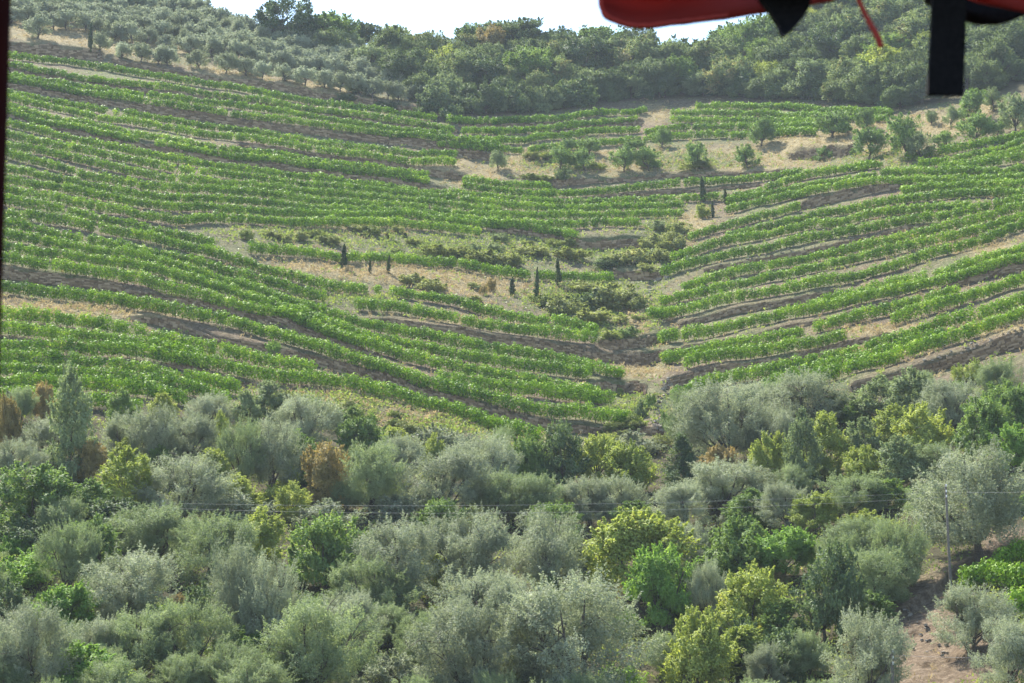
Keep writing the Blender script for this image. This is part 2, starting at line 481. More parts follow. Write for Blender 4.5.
def ray(px, py):
    px, py = np.asarray(px, float), np.asarray(py, float)
    x = (px - 512) / F
    u = (341.5 - py) / F
    cp, sp = math.cos(PITCH), math.sin(PITCH)
    d = np.stack([x + 0 * u, cp - u * sp + 0 * x, sp + u * cp + 0 * x], -1)
    return d / np.hypot(d[..., 0], d[..., 1])[..., None]       # unit horizontal length

RIDX = [-420, 0, 120, 200, 250, 330, 450, 560, 640, 690, 730, 770, 820, 900, 1024, 1444]
RIDY = [-80, -60, -28, 14, 32, 46, 48, 46, 50, 60, 50, 34, 4, -30, -60, -80]
ridge = blur(np.interp(GX, RIDX, RIDY)[None], 4, 1)[0]

GXX, GYY = np.meshgrid(GX, GY)
R = ray(GXX, GYY)
P = R * np.exp(lnD)[..., None]
def vnoise(x, y, s, seed):
    r = np.random.default_rng(seed)
    T = r.random((257, 257))
    x, y = x / s + 500, y / s + 500
    xi, yi = np.floor(x).astype(int), np.floor(y).astype(int)
    fx, fy = x - xi, y - yi
    fx, fy = fx * fx * (3 - 2 * fx), fy * fy * (3 - 2 * fy)
    a, b = T[yi % 256, xi % 256], T[yi % 256, (xi + 1) % 256]
    c, d = T[(yi + 1) % 256, xi % 256], T[(yi + 1) % 256, (xi + 1) % 256]
    return (a * (1 - fx) + b * fx) * (1 - fy) + (c * (1 - fx) + d * fx) * fy
P[..., 2] += 0.5 * (vnoise(P[..., 0], P[..., 1], 7, 1) - 0.5) + 0.28 * (vnoise(P[..., 0], P[..., 1], 2.2, 2) - 0.5)
# behind the ridge the hill rounds over and falls
for i in range(len(GX)):
    k = np.where(GY < ridge[i])[0]
    if len(k):
        j = k[-1] + 1
        p0 = P[j, i].copy()
        d0 = math.hypot(p0[0], p0[1])
        dd = (GY[j] - GY[k]) * 2.2
        z = p0[2] + np.where(dd < 50, 0.14 * dd - 0.0044 * dd * dd, 0.14 * 50 - 0.0044 * 2500 - 0.3 * (dd - 50))
        P[k, i, 0] = p0[0] / d0 * (d0 + dd)
        P[k, i, 1] = p0[1] / d0 * (d0 + dd)
        P[k, i, 2] = z

def ground(px, py):
    """point of the hillside by its survey coordinates"""
    px, py = np.atleast_1d(np.asarray(px, float)), np.atleast_1d(np.asarray(py, float))
    ix = np.clip((px - GX[0]) / 4.0, 0, len(GX) - 1.001)
    iy = np.clip(np.interp(py, GY, np.arange(len(GY))), 0, len(GY) - 1.001)
    x0, y0 = ix.astype(int), iy.astype(int)
    fx, fy = (ix - x0)[:, None], (iy - y0)[:, None]
    return ((P[y0, x0] * (1 - fx) + P[y0, x0 + 1] * fx) * (1 - fy) + (P[y0 + 1, x0] * (1 - fx) + P[y0 + 1, x0 + 1] * fx) * fy)
def dist(px, py):
    q = ground(px, py)
    return np.hypot(q[:, 0], q[:, 1])

# ground cover: what grows or lies where (rgb = share of dry grass, green weeds, woodland litter; bare soil else)
def blob(cx, cy_, rx, ry, px, py, pw=2.0):
    return np.exp(-(np.abs((px - cx) / rx) ** pw + np.abs((py - cy_) / ry) ** pw))
DRY = [(620, 160, 110, 14), (540, 165, 50, 12), (760, 160, 60, 12), (830, 140, 60, 16), (890, 145, 40, 20), (930, 125, 45, 12), (990, 110, 30, 12), (655, 112, 16, 14),
       (440, 165, 30, 10), (160, 45, 60, 14), (60, 25, 60, 18), (240, 72, 60, 10), (320, 88, 60, 6), (330, 268, 90, 8), (480, 285, 60, 14), (400, 275, 60, 8), (690, 225, 30, 18),
       (640, 320, 25, 18), (640, 372, 30, 10), (440, 420, 70, 10), (520, 432, 40, 6), (350, 400, 60, 8), (60, 308, 80, 9), (150, 312, 50, 6), (470, 180, 25, 8), (370, 228, 70, 6), (455, 320, 60, 4),
       (930, 240, 60, 8), (990, 250, 30, 10), (860, 350, 60, 6), (880, 330, 60, 6), (1000, 330, 40, 7), (370, 60, 60, 20), (120, 15, 90, 25)]
WEED = [(520, 250, 90, 12), (430, 245, 80, 8), (600, 300, 40, 22), (620, 250, 30, 16), (560, 300, 40, 12), (660, 230, 20, 14), (290, 235, 60, 8), (350, 300, 60, 6), (610, 335, 20, 8), (630, 405, 22, 14), (655, 310, 10, 20),
        (560, 165, 40, 8), (690, 160, 60, 8), (880, 160, 50, 8), (450, 430, 60, 10), (340, 405, 60, 10)]
gp, gq = GXX, GYY
dry = np.clip(sum(blob(*b, gp, gq) for b in DRY), 0, 1)
weed = np.clip(sum(blob(*b, gp, gq) for b in WEED), 0, 1)
wood_line = np.interp(GX, [-420, 0, 100, 250, 420, 560, 650, 700, 780, 850, 1024, 1444], [395, 392, 398, 400, 428, 440, 438, 405, 400, 395, 362, 330])
wood = 1 / (1 + np.exp(-(gq - wood_line[None, :] - 6) / 4))
path = blob(925, 650, 45, 45, gp, gq, 4) + blob(960, 660, 80, 30, gp, gq, 4) + blob(925, 600, 26, 24, gp, gq) + blob(985, 568, 46, 12, gp, gq) + blob(1010, 545, 30, 20, gp, gq) + blob(905, 625, 16, 20, gp, gq)
wood *= 1 - np.clip(path, 0, 1)
top_line = np.interp(GX, [-420, 0, 110, 250, 400, 445, 520, 600, 690, 860, 900, 940, 1024, 1444], [40, 42, 50, 76, 98, 116, 116, 106, 98, 104, 112, 105, 95, 80])
forest = 1 / (1 + np.exp((gq - top_line[None, :] + 3) / 3)) * np.clip((gp - 330) / 60, 0, 1)
litter = np.clip(wood + forest, 0, 1)
cover = np.stack([dry * (1 - litter), weed * (1 - litter), litter, np.clip(path, 0, 1)], -1)

def ground_mat():
    m, nt, out = new_mat('hillside_ground')
    geo = nt.nodes.new('ShaderNodeNewGeometry')
    at = N(nt, 'ShaderNodeAttribute', _attribute_name='cover')
    sep = nt.nodes.new('ShaderNodeSeparateColor')
    nt.links.new(at.outputs['Color'], sep.inputs[0])
    def noise(s, d=6, r=0.65):
        n = N(nt, 'ShaderNodeTexNoise', Scale=s, Detail=d, Roughness=r)
        nt.links.new(geo.outputs['Position'], n.inputs['Vector'])
        return n.outputs['Fac']
    big, mid_, fine = noise(0.09, 5), noise(0.6, 6), noise(2.2, 8, 0.8)
    soil = ramp(nt, [(0.36, (0.08, 0.059, 0.037)), (0.5, (0.165, 0.126, 0.08)), (0.64, (0.28, 0.225, 0.15))])
    nt.links.new(fine, soil.inputs[0])
    dryc = ramp(nt, [(0.36, (0.15, 0.12, 0.06)), (0.5, (0.27, 0.22, 0.115)), (0.64, (0.41, 0.345, 0.20))])
    nt.links.new(fine, dryc.inputs[0])
    weedc = ramp(nt, [(0.36, (0.075, 0.088, 0.035)), (0.5, (0.145, 0.155, 0.07)), (0.64, (0.26, 0.235, 0.13))])
    nt.links.new(fine, weedc.inputs[0])
    litc = ramp(nt, [(0.3, (0.05, 0.048, 0.026)), (0.55, (0.095, 0.085, 0.045)), (0.75, (0.16, 0.125, 0.07))])
    nt.links.new(mid_, litc.inputs[0])
    pathc = ramp(nt, [(0.36, (0.11, 0.078, 0.05)), (0.5, (0.22, 0.162, 0.105)), (0.64, (0.35, 0.275, 0.19))])
    nt.links.new(fine, pathc.inputs[0])
    def mix(fac_socket, a, b):
        mx = N(nt, 'ShaderNodeMix', _data_type='RGBA')
        nt.links.new(fac_socket, mx.inputs[0])
        nt.links.new(a, mx.inputs[6])
        nt.links.new(b, mx.inputs[7])
        return mx.outputs[2]
    def jag(sock, amt=0.9, nz=mid_, bias=0.0):
        """patchy edge: share + (noise-0.5)*amt, steepened"""
        a = N(nt, 'ShaderNodeMath', _operation='MULTIPLY_ADD')
        nt.links.new(nz, a.inputs[0])
        a.inputs[1].default_value = amt * 2.2
        a.inputs[2].default_value = -amt * 1.1 + bias
        b = N(nt, 'ShaderNodeMath', _operation='ADD')
        nt.links.new(a.outputs[0], b.inputs[0])
        nt.links.new(sock, b.inputs[1])
        c = N(nt, 'ShaderNodeMapRange')
        c.inputs['From Min'].default_value = 0.3
        c.inputs['From Max'].default_value = 0.75
        nt.links.new(b.outputs[0], c.inputs['Value'])
        return c.outputs[0]
    # patches of weeds and straw over the bare soil everywhere
    zero = N(nt, 'ShaderNodeValue')
    zero.outputs[0].default_value = 0.25
    c = mix(jag(zero.outputs[0], 0.8, mid_), soil.outputs[0], dryc.outputs[0])
    zero2 = N(nt, 'ShaderNodeValue')
    zero2.outputs[0].default_value = 0.5
    c = mix(jag(zero2.outputs[0], 0.9, big), c, weedc.outputs[0])
    c = mix(jag(sep.outputs[0], 0.5), c, dryc.outputs[0])
    c = mix(jag(sep.outputs[1], 0.6, mid_, 0.15), c, weedc.outputs[0])
    c = mix(jag(sep.outputs[2], 0.3), c, litc.outputs[0])
    c = mix(jag(at.outputs['Alpha'], 0.3), c, pathc.outputs[0])
    bs = N(nt, 'ShaderNodeBsdfPrincipled', Roughness=0.95)
    bs.inputs['Specular IOR Level'].default_value = 0.1
    nt.links.new(c, bs.inputs['Base Color'])
    bp = N(nt, 'ShaderNodeBump', Strength=1.0, Distance=0.5)
    nt.links.new(fine, bp.inputs['Height'])
    nt.links.new(bp.outputs[0], bs.inputs['Normal'])
    nt.links.new(bs.outputs[0], out.inputs[0])
    return m
M['ground'] = ground_mat()

# sheet: valley in front, hillside, far side behind
near_rows, near_cov = [], []
base = P[-1]
for t, z in ((0.86, -12.6), (0.70, -14.5), (0.5, -13.5), (0.32, -9.5), (0.18, -5.0), (0.09, -2.7), (0.03, -2.6)):
    q = base.copy()
    q[:, :2] *= t
    q[:, 2] = z if t < 0.6 else q[:, 2] * 0.3 + z * 0.7
    near_rows.append(q)
far_rows = []
for k in (40, 120, 260, 450):
    q = P[0].copy()
    d = np.hypot(q[:, 0], q[:, 1])
    q[:, :2] *= ((d + k) / d)[:, None]
    q[:, 2] -= 0.28 * k
    far_rows.append(q)
S = np.concatenate([np.stack(far_rows[::-1]), P, np.stack(near_rows)])
cv = np.concatenate([np.repeat(cover[:1], len(far_rows), 0), cover, np.repeat(cover[-1:], len(near_rows), 0)])
ny, nx = S.shape[:2]
idx = np.arange(ny * nx).reshape(ny, nx)
Q = np.stack([idx[1:, :-1], idx[1:, 1:], idx[:-1, 1:], idx[:-1, :-1]], -1).reshape(-1, 4)
terrain = link(bpy.data.objects.new('hillside', mesh_np('hillside', S.reshape(-1, 3), Q, M['ground'], None, True, cv.reshape(-1, 4))))
terrain['kind'] = 'structure'
ZMIN, ZMAX = S[..., 2].min(), S[..., 2].max()

# ------------------------------------------------------------------ terrace walls of dry stone
def build_wall(lab, line, hh):
    r = np.random.default_rng(abs(hash(lab)) % 1000 if False else len(lab) * 7 + int(line[0][0]))
    p = catmull(line, 2.0)
    hs = np.interp(p[:, 0], [q[0] for q in line], hh) if len(hh) == len(line) else np.interp(np.linspace(0, 1, len(p)), np.linspace(0, 1, len(hh)), hh)
    B = ground(p[:, 0], p[:, 1] + hs / 2)
    s = np.r_[0, np.cumsum(np.linalg.norm(np.diff(B, axis=0), axis=1))]
    mb = MB()
    n_course = 0
    top_f = np.interp(s, np.arange(0, s[-1] + 3, 1.3), r.uniform(0.55, 1.12, int(s[-1] / 1.3) + 4)[:len(np.arange(0, s[-1] + 3, 1.3))])
    Dm = float(np.hypot(B[:, 0], B[:, 1]).mean())
    Hm = hs * Dm / F
    ch = 0.17 if Dm < 240 else 0.24
    k = 0
    zc = 0.02
    while zc < Hm.max() * 1.1:
        x = r.uniform(0, 0.3)
        h = ch * r.uniform(0.8, 1.25)
        while x < s[-1]:
            w = r.uniform(0.25, 0.7) * (1 if Dm < 240 else 1.4)
            xm = x + w / 2
            x += w + 0.02
            H = np.interp(xm, s, Hm)
            if zc + h * 0.5 > H * np.interp(xm, s, top_f):
                continue
            f = min(0.98, (zc + h / 2) / max(H, 0.1))
            pxx = np.interp(xm, s, p[:, 0])
            pyy = np.interp(xm, s, p[:, 1] + hs / 2 - f * hs)
            c = ground(pxx, pyy)[0]
            c[2] = 0.5 * c[2] + 0.5 * (np.interp(xm, s, B[:, 2]) + zc + h / 2)
            i = min(len(B) - 2, max(0, np.searchsorted(s, xm) - 1))
            t = B[i + 1] - B[i]
            t /= np.linalg.norm(t) + 1e-9
            nrm = np.cross(t, (0, 0, 1.0))
            nrm /= np.linalg.norm(nrm)
            if nrm[1] > 0:
                nrm = -nrm
            up = np.array([0, 0, 1.0]) + r.normal(size=3) * 0.07
            t2 = t + r.normal(size=3) * 0.06
            mb.box(c + nrm * r.uniform(-0.02, 0.09), t2 * w * 0.5, nrm * r.uniform(0.12, 0.17), up * h * 0.5, r.random())
        zc += h
    if not mb.V:
        return
    o = mb.obj('terrace_wall', M['stone'])
    tag(o, lab, 'wall', 'dry stone terrace walls')
for w in WALLS:
    build_wall(*w)

# ------------------------------------------------------------------ vine rows
VB = []   # (block phrase, polyline through the middle of the foliage)
def block(phrase, rows):
    for i, rw in enumerate(rows):
        VB.append((phrase.format(n=ordinal(i + 1)), rw))
block('{n} vine row down from the olive grove, on the upper left slope', [
 [(-50, 47), (10, 55.5), (60, 61), (108, 66), (133, 72), (195, 82), (239, 88), (278, 95), (337, 105), (399, 113), (436, 118)],
 [(-50, 56), (20, 65.5), (78, 76), (117, 81), (195, 90), (239, 97), (300, 106), (340, 111.5), (400, 120), (455, 129)],
 [(-50, 64), (12, 74.5), (78, 86), (140, 94), (199, 101.5), (240, 105), (300, 113), (340, 119.5), (400, 129), (450, 134)],
 [(-50, 69), (12, 79), (78, 91), (140, 100), (200, 108.5), (240, 114), (300, 121), (360, 129), (400, 134), (450, 139), (500, 144)],
 [(-50, 82), (12, 93), (78, 104.5), (137, 114), (195, 123), (260, 132), (317, 141), (356, 146), (400, 151.5), (455, 154)],
 [(-50, 86), (12, 98.5), (59, 108), (117, 119), (195, 131), (260, 140), (298, 146), (356, 153.5), (400, 159.5), (455, 161)],
 [(-50, 95), (12, 108), (59, 119), (117, 130), (156, 137), (200, 145), (239, 150), (298, 157), (356, 165), (395, 170), (428, 173)],
 [(-50, 100), (12, 113), (59, 124), (117, 135), (156, 142), (200, 150), (239, 155), (298, 162), (356, 169.5), (395, 174.5), (428, 177.5)],
])
T = [(-50, 108), (12, 123), (98, 143), (156, 156), (200, 164), (278, 173.5), (337, 179), (395, 185), (439, 192), (500, 198), (550, 201), (600, 201.5), (650, 199), (720, 195)]
Bt = [(-50, 181), (12, 191), (59, 199), (94, 207), (137, 213), (176, 218), (239, 217.5), (298, 221), (356, 224), (400, 223), (478, 230), (540, 234), (600, 236)]
ends = [720, 684, 500, 683, 500, 640, 482]
xs = [-50, 12, 59, 98, 137, 176, 239, 298, 356, 400, 439, 478, 520, 560, 600, 640, 690, 720]
rows6 = []
for i in range(7):
    t = i / 6
    ty = np.interp(xs, *zip(*T))
    by = np.interp(xs, *zip(*Bt))
    yy = ty * (1 - t) + by * t
    if i > 0:
        corr = [0, 0.3, 0.3, 0.2, 0.1, 1.5, 0][i]
        yy = yy - corr - np.interp(xs, [480, 600], [0, [0, 0, 0, 4.5, 0, 6.5, 0][i]])
    e = ends[i]
    pts = [(x, y + 0.9 * math.sin(x * 0.021 + i * 1.7)) for x, y in zip(xs, yy) if x < e - 8] + [(e, float(np.interp(e, xs, yy)))]
    rows6.append(pts)
block('{n} vine row from the top in the dense block on the left slope', rows6)
block('{n} vine row from the top, right end of the dense block beside the scrub', [
 [(464, 179), (500, 182), (550, 186)],
 [(464, 186), (500, 190), (550, 194), (600, 190.5), (650, 185), (700, 181), (745, 178), (800, 173)],
 [(486, 222), (540, 229), (580, 233.5)],
])
block('lone long vine row crossing the scrub with cypresses', [
 [(249, 247.5), (298, 251.5), (337, 254.5), (395, 257), (447, 261.5), (478, 267), (537, 274), (595, 276), (612, 275.5)]])
block('{n} long vine row from the top, left slope below the scrub', [
 [(-50, 192), (12, 200), (29, 204.5), (66, 210), (98, 217), (127, 224), (160, 231), (195, 239), (216, 246)],
 [(-50, 205), (20, 215.5), (68, 221), (98, 228), (156, 237), (200, 250), (239, 262), (278, 272), (327, 283), (376, 288), (400, 292), (459, 301.5), (488, 309), (517, 314), (556, 321), (595, 328)],
 [(-50, 215), (12, 226), (33, 230), (59, 235), (98, 241), (137, 246.5), (166, 254), (200, 262), (229, 271), (264, 280), (303, 290), (325, 295)],
 [(-50, 225), (12, 236), (74, 245), (117, 253), (156, 261), (186, 267), (215, 275), (240, 284), (278, 297), (317, 310), (356, 319), (400, 330), (459, 343), (507, 350), (556, 357.5), (600, 367), (622, 372)],
 [(-50, 238), (10, 248), (59, 253), (98, 258.5), (137, 265), (176, 274), (200, 281), (239, 292), (268, 301), (298, 312), (337, 325), (366, 333), (400, 341), (439, 350), (478, 357), (527, 364), (556, 367.5), (587, 371)],
 [(-50, 248), (10, 257.5), (49, 262.5), (94, 270), (137, 277.5), (166, 287), (200, 295), (239, 303.5), (278, 311), (307, 320), (337, 332), (366, 341), (400, 353), (439, 362.5), (478, 369.5), (517, 377), (556, 384), (599, 392)],
 [(-50, 277), (10, 285), (49, 289), (88, 293), (127, 299), (156, 305), (200, 313), (239, 322), (278, 333), (307, 342), (337, 352), (366, 360.5), (400, 371), (439, 382), (478, 393), (507, 400), (546, 405.5), (595, 412), (630, 416)],
])
block('{n} short vine row from the top at lower centre, left of the gully walls', [
 [(356, 301.5), (395, 305), (429, 311), (468, 318), (507, 325), (537, 331), (576, 337), (594, 339)],
 [(439, 375), (478, 382), (517, 387.5), (566, 392.5), (599, 396), (612, 396)],
])
block('{n} vine row from the top in the lower left block above the trees', [
 [(-50, 306), (10, 313), (49, 316), (82, 320), (117, 326), (148, 332), (176, 339), (200, 346), (239, 354), (268, 361), (294, 366), (317, 370)],
 [(-50, 320), (10, 327), (59, 332), (100, 336), (137, 341.5), (176, 348), (200, 354)],
 [(-50, 340), (20, 345), (59, 345), (86, 347), (117, 348), (146, 351), (176, 356), (200, 359), (229, 363), (259, 373), (317, 379), (356, 385), (400, 394), (439, 405), (478, 416), (517, 427), (541, 434)],
 [(-50, 351), (10, 356), (64, 357.5), (86, 360), (117, 363), (146, 367.5), (176, 374), (200, 380), (220, 384), (239, 388)],
 [(-50, 364), (10, 369), (55, 371), (94, 373), (127, 377), (156, 381), (186, 387), (205, 391), (229, 396)],
 [(-50, 378), (10, 380), (55, 382), (94, 383), (137, 388), (166, 393.5), (186, 398)],
 [(-50, 392), (10, 393), (35, 394), (100, 399), (140, 405)],
])
block('{n} vine row from the top in the top centre patch below the forest', [
 [(447, 119), (498, 120.5), (556, 117.5), (600, 112), (645, 108.5)],
 [(462, 130), (517, 130), (556, 126.5), (595, 123), (621, 119.5), (638, 116)],
 [(460, 139), (517, 139), (556, 135.5), (595, 131), (639, 127.5)],
 [(439, 144), (478, 147), (520, 148.5), (560, 146.5), (600, 142), (640, 137.5)],
])
block('{n} vine row from the top in the pale patch right of the straw clearing', [
 [(697, 106), (745, 105), (812, 107), (860, 110), (893, 112)],
 [(672, 112.5), (745, 112.5), (812, 114.5), (886, 118.5)],
 [(672, 119.5), (745, 120), (812, 121.5), (845, 123)],
 [(645, 130), (672, 126.5), (745, 126), (812, 126), (850, 127)],
 [(645, 136.5), (690, 134.5), (745, 133.5), (815, 131.5)],
])
block('{n} vine row from the top at the right edge below the forest', [
 [(907, 157.5), (957, 148), (998, 139), (1023, 134), (1080, 122)],
 [(920, 164), (957, 157), (1023, 140.5), (1080, 128)],
 [(940, 166), (978, 158.5), (1023, 148.5), (1080, 136)],
 [(962, 168), (990, 163), (1023, 157), (1080, 146)],
])
block('{n} vine row from the top on the right slope beside the gully', [
 [(722, 196), (755, 190.5), (776, 183.5), (807, 175), (853, 167), (880, 164)],
 [(726, 201), (755, 196), (786, 190), (812, 183.5), (843, 179), (874, 174.5), (915, 172), (957, 171), (1019, 169), (1080, 166)],
 [(726, 209), (745, 205), (776, 198), (812, 191), (853, 184), (884, 180), (936, 178.5), (1019, 177), (1080, 174)],
 [(903, 188.5), (926, 186.5), (957, 185), (1023, 184), (1080, 181)],
 [(690, 234), (724, 224), (745, 219), (766, 213), (799, 206)],
 [(725, 235), (755, 228), (786, 221), (812, 215), (853, 208), (874, 203), (905, 198), (936, 195), (978, 192.5), (1023, 190), (1080, 186)],
 [(671, 258), (703, 248), (724, 242), (755, 235), (786, 228.5), (812, 223), (843, 219), (880, 212), (915, 209), (944, 207), (970, 205)],
 [(662, 271), (693, 262), (724, 255), (766, 247), (812, 235), (853, 229), (884, 225), (915, 221), (947, 215), (978, 208.5), (1019, 200), (1080, 192)],
 [(683, 285), (708, 278), (734, 271.5), (766, 264.5), (807, 255), (853, 246.5), (895, 240), (936, 230), (978, 219), (1019, 208), (1080, 198)],
 [(662, 299), (693, 292), (724, 286), (766, 278), (812, 267), (853, 258), (895, 250), (926, 242.5), (957, 235), (992, 225), (1023, 216), (1080, 204)],
 [(648, 315), (670, 312), (693, 306.5), (724, 299.5), (766, 292), (807, 283), (853, 275), (895, 265), (915, 258), (947, 250), (988, 238), (1023, 223), (1080, 208)],
 [(812, 303), (853, 294), (905, 281.5), (947, 270), (978, 262), (1023, 248), (1080, 232)],
 [(660, 334.5), (693, 331), (724, 325), (766, 317), (812, 307.5), (853, 299), (895, 289), (936, 280.5), (957, 277), (988, 267), (1023, 258), (1080, 243)],
 [(664, 358), (687, 352), (724, 345), (755, 339), (786, 333), (812, 326), (853, 316), (895, 305.5), (926, 299), (957, 292)],
 [(893, 319), (915, 311.5), (957, 300), (988, 290), (1023, 279), (1080, 262)],
 [(685, 361.5), (714, 355.5), (745, 351), (776, 346), (812, 338.5), (833, 334.5), (846, 330)],
 [(672, 393), (714, 379), (745, 373.5), (776, 367), (812, 359), (853, 347.5), (895, 337), (926, 327), (978, 314), (1023, 298), (1080, 282)],
 [(761, 382), (786, 376), (812, 369), (833, 362.5), (874, 353), (911, 343), (947, 333)],
 [(765, 391), (807, 379.5), (853, 364), (895, 353.5), (926, 343.5), (957, 334), (998, 321), (1023, 312.5), (1080, 296)],
])
block('{n} thick bright vine row from the top in the bottom right corner', [
 [(996, 563), (1023, 551), (1070, 535)],
 [(964, 577), (990, 576), (1023, 578), (1080, 580)],
 [(1008, 602), (1023, 599), (1080, 594)],
])

def build_row(label, line, seed):
    r = np.random.default_rng(seed)
    p = catmull(line, 2.0)
    d = dist(p[:, 0], p[:, 1])
    sf = float(np.interp(d.mean(), [190, 260], [1.24, 1.06]))
    base = ground(p[:, 0], p[:, 1] + 0.79 * sf * F / d)
    s = np.r_[0, np.cumsum(np.linalg.norm(np.diff(base, axis=0), axis=1))]
    Dm = float(d.mean())
    step = 0.58
    c = np.arange(step * 0.5, s[-1], step)
    c = c + r.normal(size=len(c)) * 0.12
    keep = r.random(len(c)) > 0.015
    bare = vnoise(c, c * 0 + seed * 3.3, 9.0, 77)
    keep &= ~((bare > 0.95) & (r.random(len(c)) < 0.4))
    c = c[keep]
    bare = bare[keep]
    C0 = np.stack([np.interp(c, s, base[:, k]) for k in range(3)], 1)
    tdir = np.stack([np.gradient(np.interp(c, s, base[:, k])) for k in range(3)], 1)
    tdir[:, 2] = 0
    tdir = norm(tdir)
    side = np.stack([-tdir[:, 1], tdir[:, 0], 0 * tdir[:, 0]], 1)
    n = len(c)
    lush = 0.85 * sf + 0.34 * vnoise(c, c * 0 + seed * 7.7, 4.0, 31) + r.normal(size=n) * 0.08
    near = Dm < 160
    nl = 420 if near else (230 if Dm < 235 else (165 if Dm < 290 else 115))
    ll = 0.165 if near else (0.20 if Dm < 235 else (0.232 if Dm < 290 else 0.27))
    LP, LN, LV = [], [], []
    for (zc, rz, ra, rs, share) in ((0.42, 0.38, 0.60, 0.44, 0.43), (0.84, 0.37, 0.60, 0.50, 0.50), (1.14, 0.22, 0.44, 0.28, 0.07)):
        k = max(3, int(nl * share))
        dr = rdir(r, n * k).reshape(n, k, 3)
        rad = np.where(r.random((n, k, 1)) < 0.22, 0.3 + 0.4 * r.random((n, k, 1)), 0.78 + 0.27 * r.random((n, k, 1)))
        cc = C0 + side * (r.normal(size=(n, 1)) * 0.09)
        off = dr * rad
        pos = (cc[:, None, :] + tdir[:, None, :] * (off[..., 0:1] * ra) + side[:, None, :] * (off[..., 1:2] * rs * lush[:, None, None]))
        pos[..., 2] += (zc + off[..., 2] * rz) * lush[:, None] + 0.08
        wn_ = tdir[:, None, :] * dr[..., 0:1] + side[:, None, :] * dr[..., 1:2]
        wn_[..., 2] += dr[..., 2] + 0.12
        wn_ = wn_ + r.normal(size=wn_.shape) * 0.22
        LP.append(pos.reshape(-1, 3))
        LN.append(norm(wn_.reshape(-1, 3)))
        vt = np.repeat(np.clip(0.5 + r.normal(size=n) * 0.12 + (bare - 0.5) * 0.25, 0.1, 0.9), k)
        LV.append(np.clip(vt + r.normal(size=n * k) * 0.17 + (0.12 if zc > 1.5 else 0), 0, 1))
    LP, LN, LV = np.concatenate(LP), np.concatenate(LN), np.concatenate(LV)
    V, Qd = leaf_tris(r, LP, LN, ll * r.uniform(0.75, 1.25, len(LP)), ll * 0.85 * r.uniform(0.75, 1.2, len(LP)))
    e = empty('vine_row', base[len(base) // 2])
    org = np.array(base[len(base) // 2], np.float32)
    fo = link(bpy.data.objects.new('foliage', mesh_np('foliage', V - org, Qd, M['vine'], LV)), e)
    fo['kind'] = 'stuff'
    mb = MB()
    for i in range(n):
        b = C0[i] - org
        top = b + np.array([r.normal() * 0.08, r.normal() * 0.05, 0.7])
        mb.tube([b - (0, 0, 0.15), (b + top) / 2 + r.normal(size=3) * 0.03, top], (0.035, 0.028, 0.02), 3, 0.3, False)
        if i % 6 == 0:
            mb.tube([b - (0, 0, 0.2), b + (r.normal() * 0.04, 0, 1.3)], 0.03, 4, 0.9)
    st = mb.obj('stem', M['bark'], e)
    st['kind'] = 'stuff'
    tag(e, label, 'vine row', 'vine rows on the terraces')
for i, (lab, line) in enumerate(VB):
    build_row(lab, line, 100 + i)

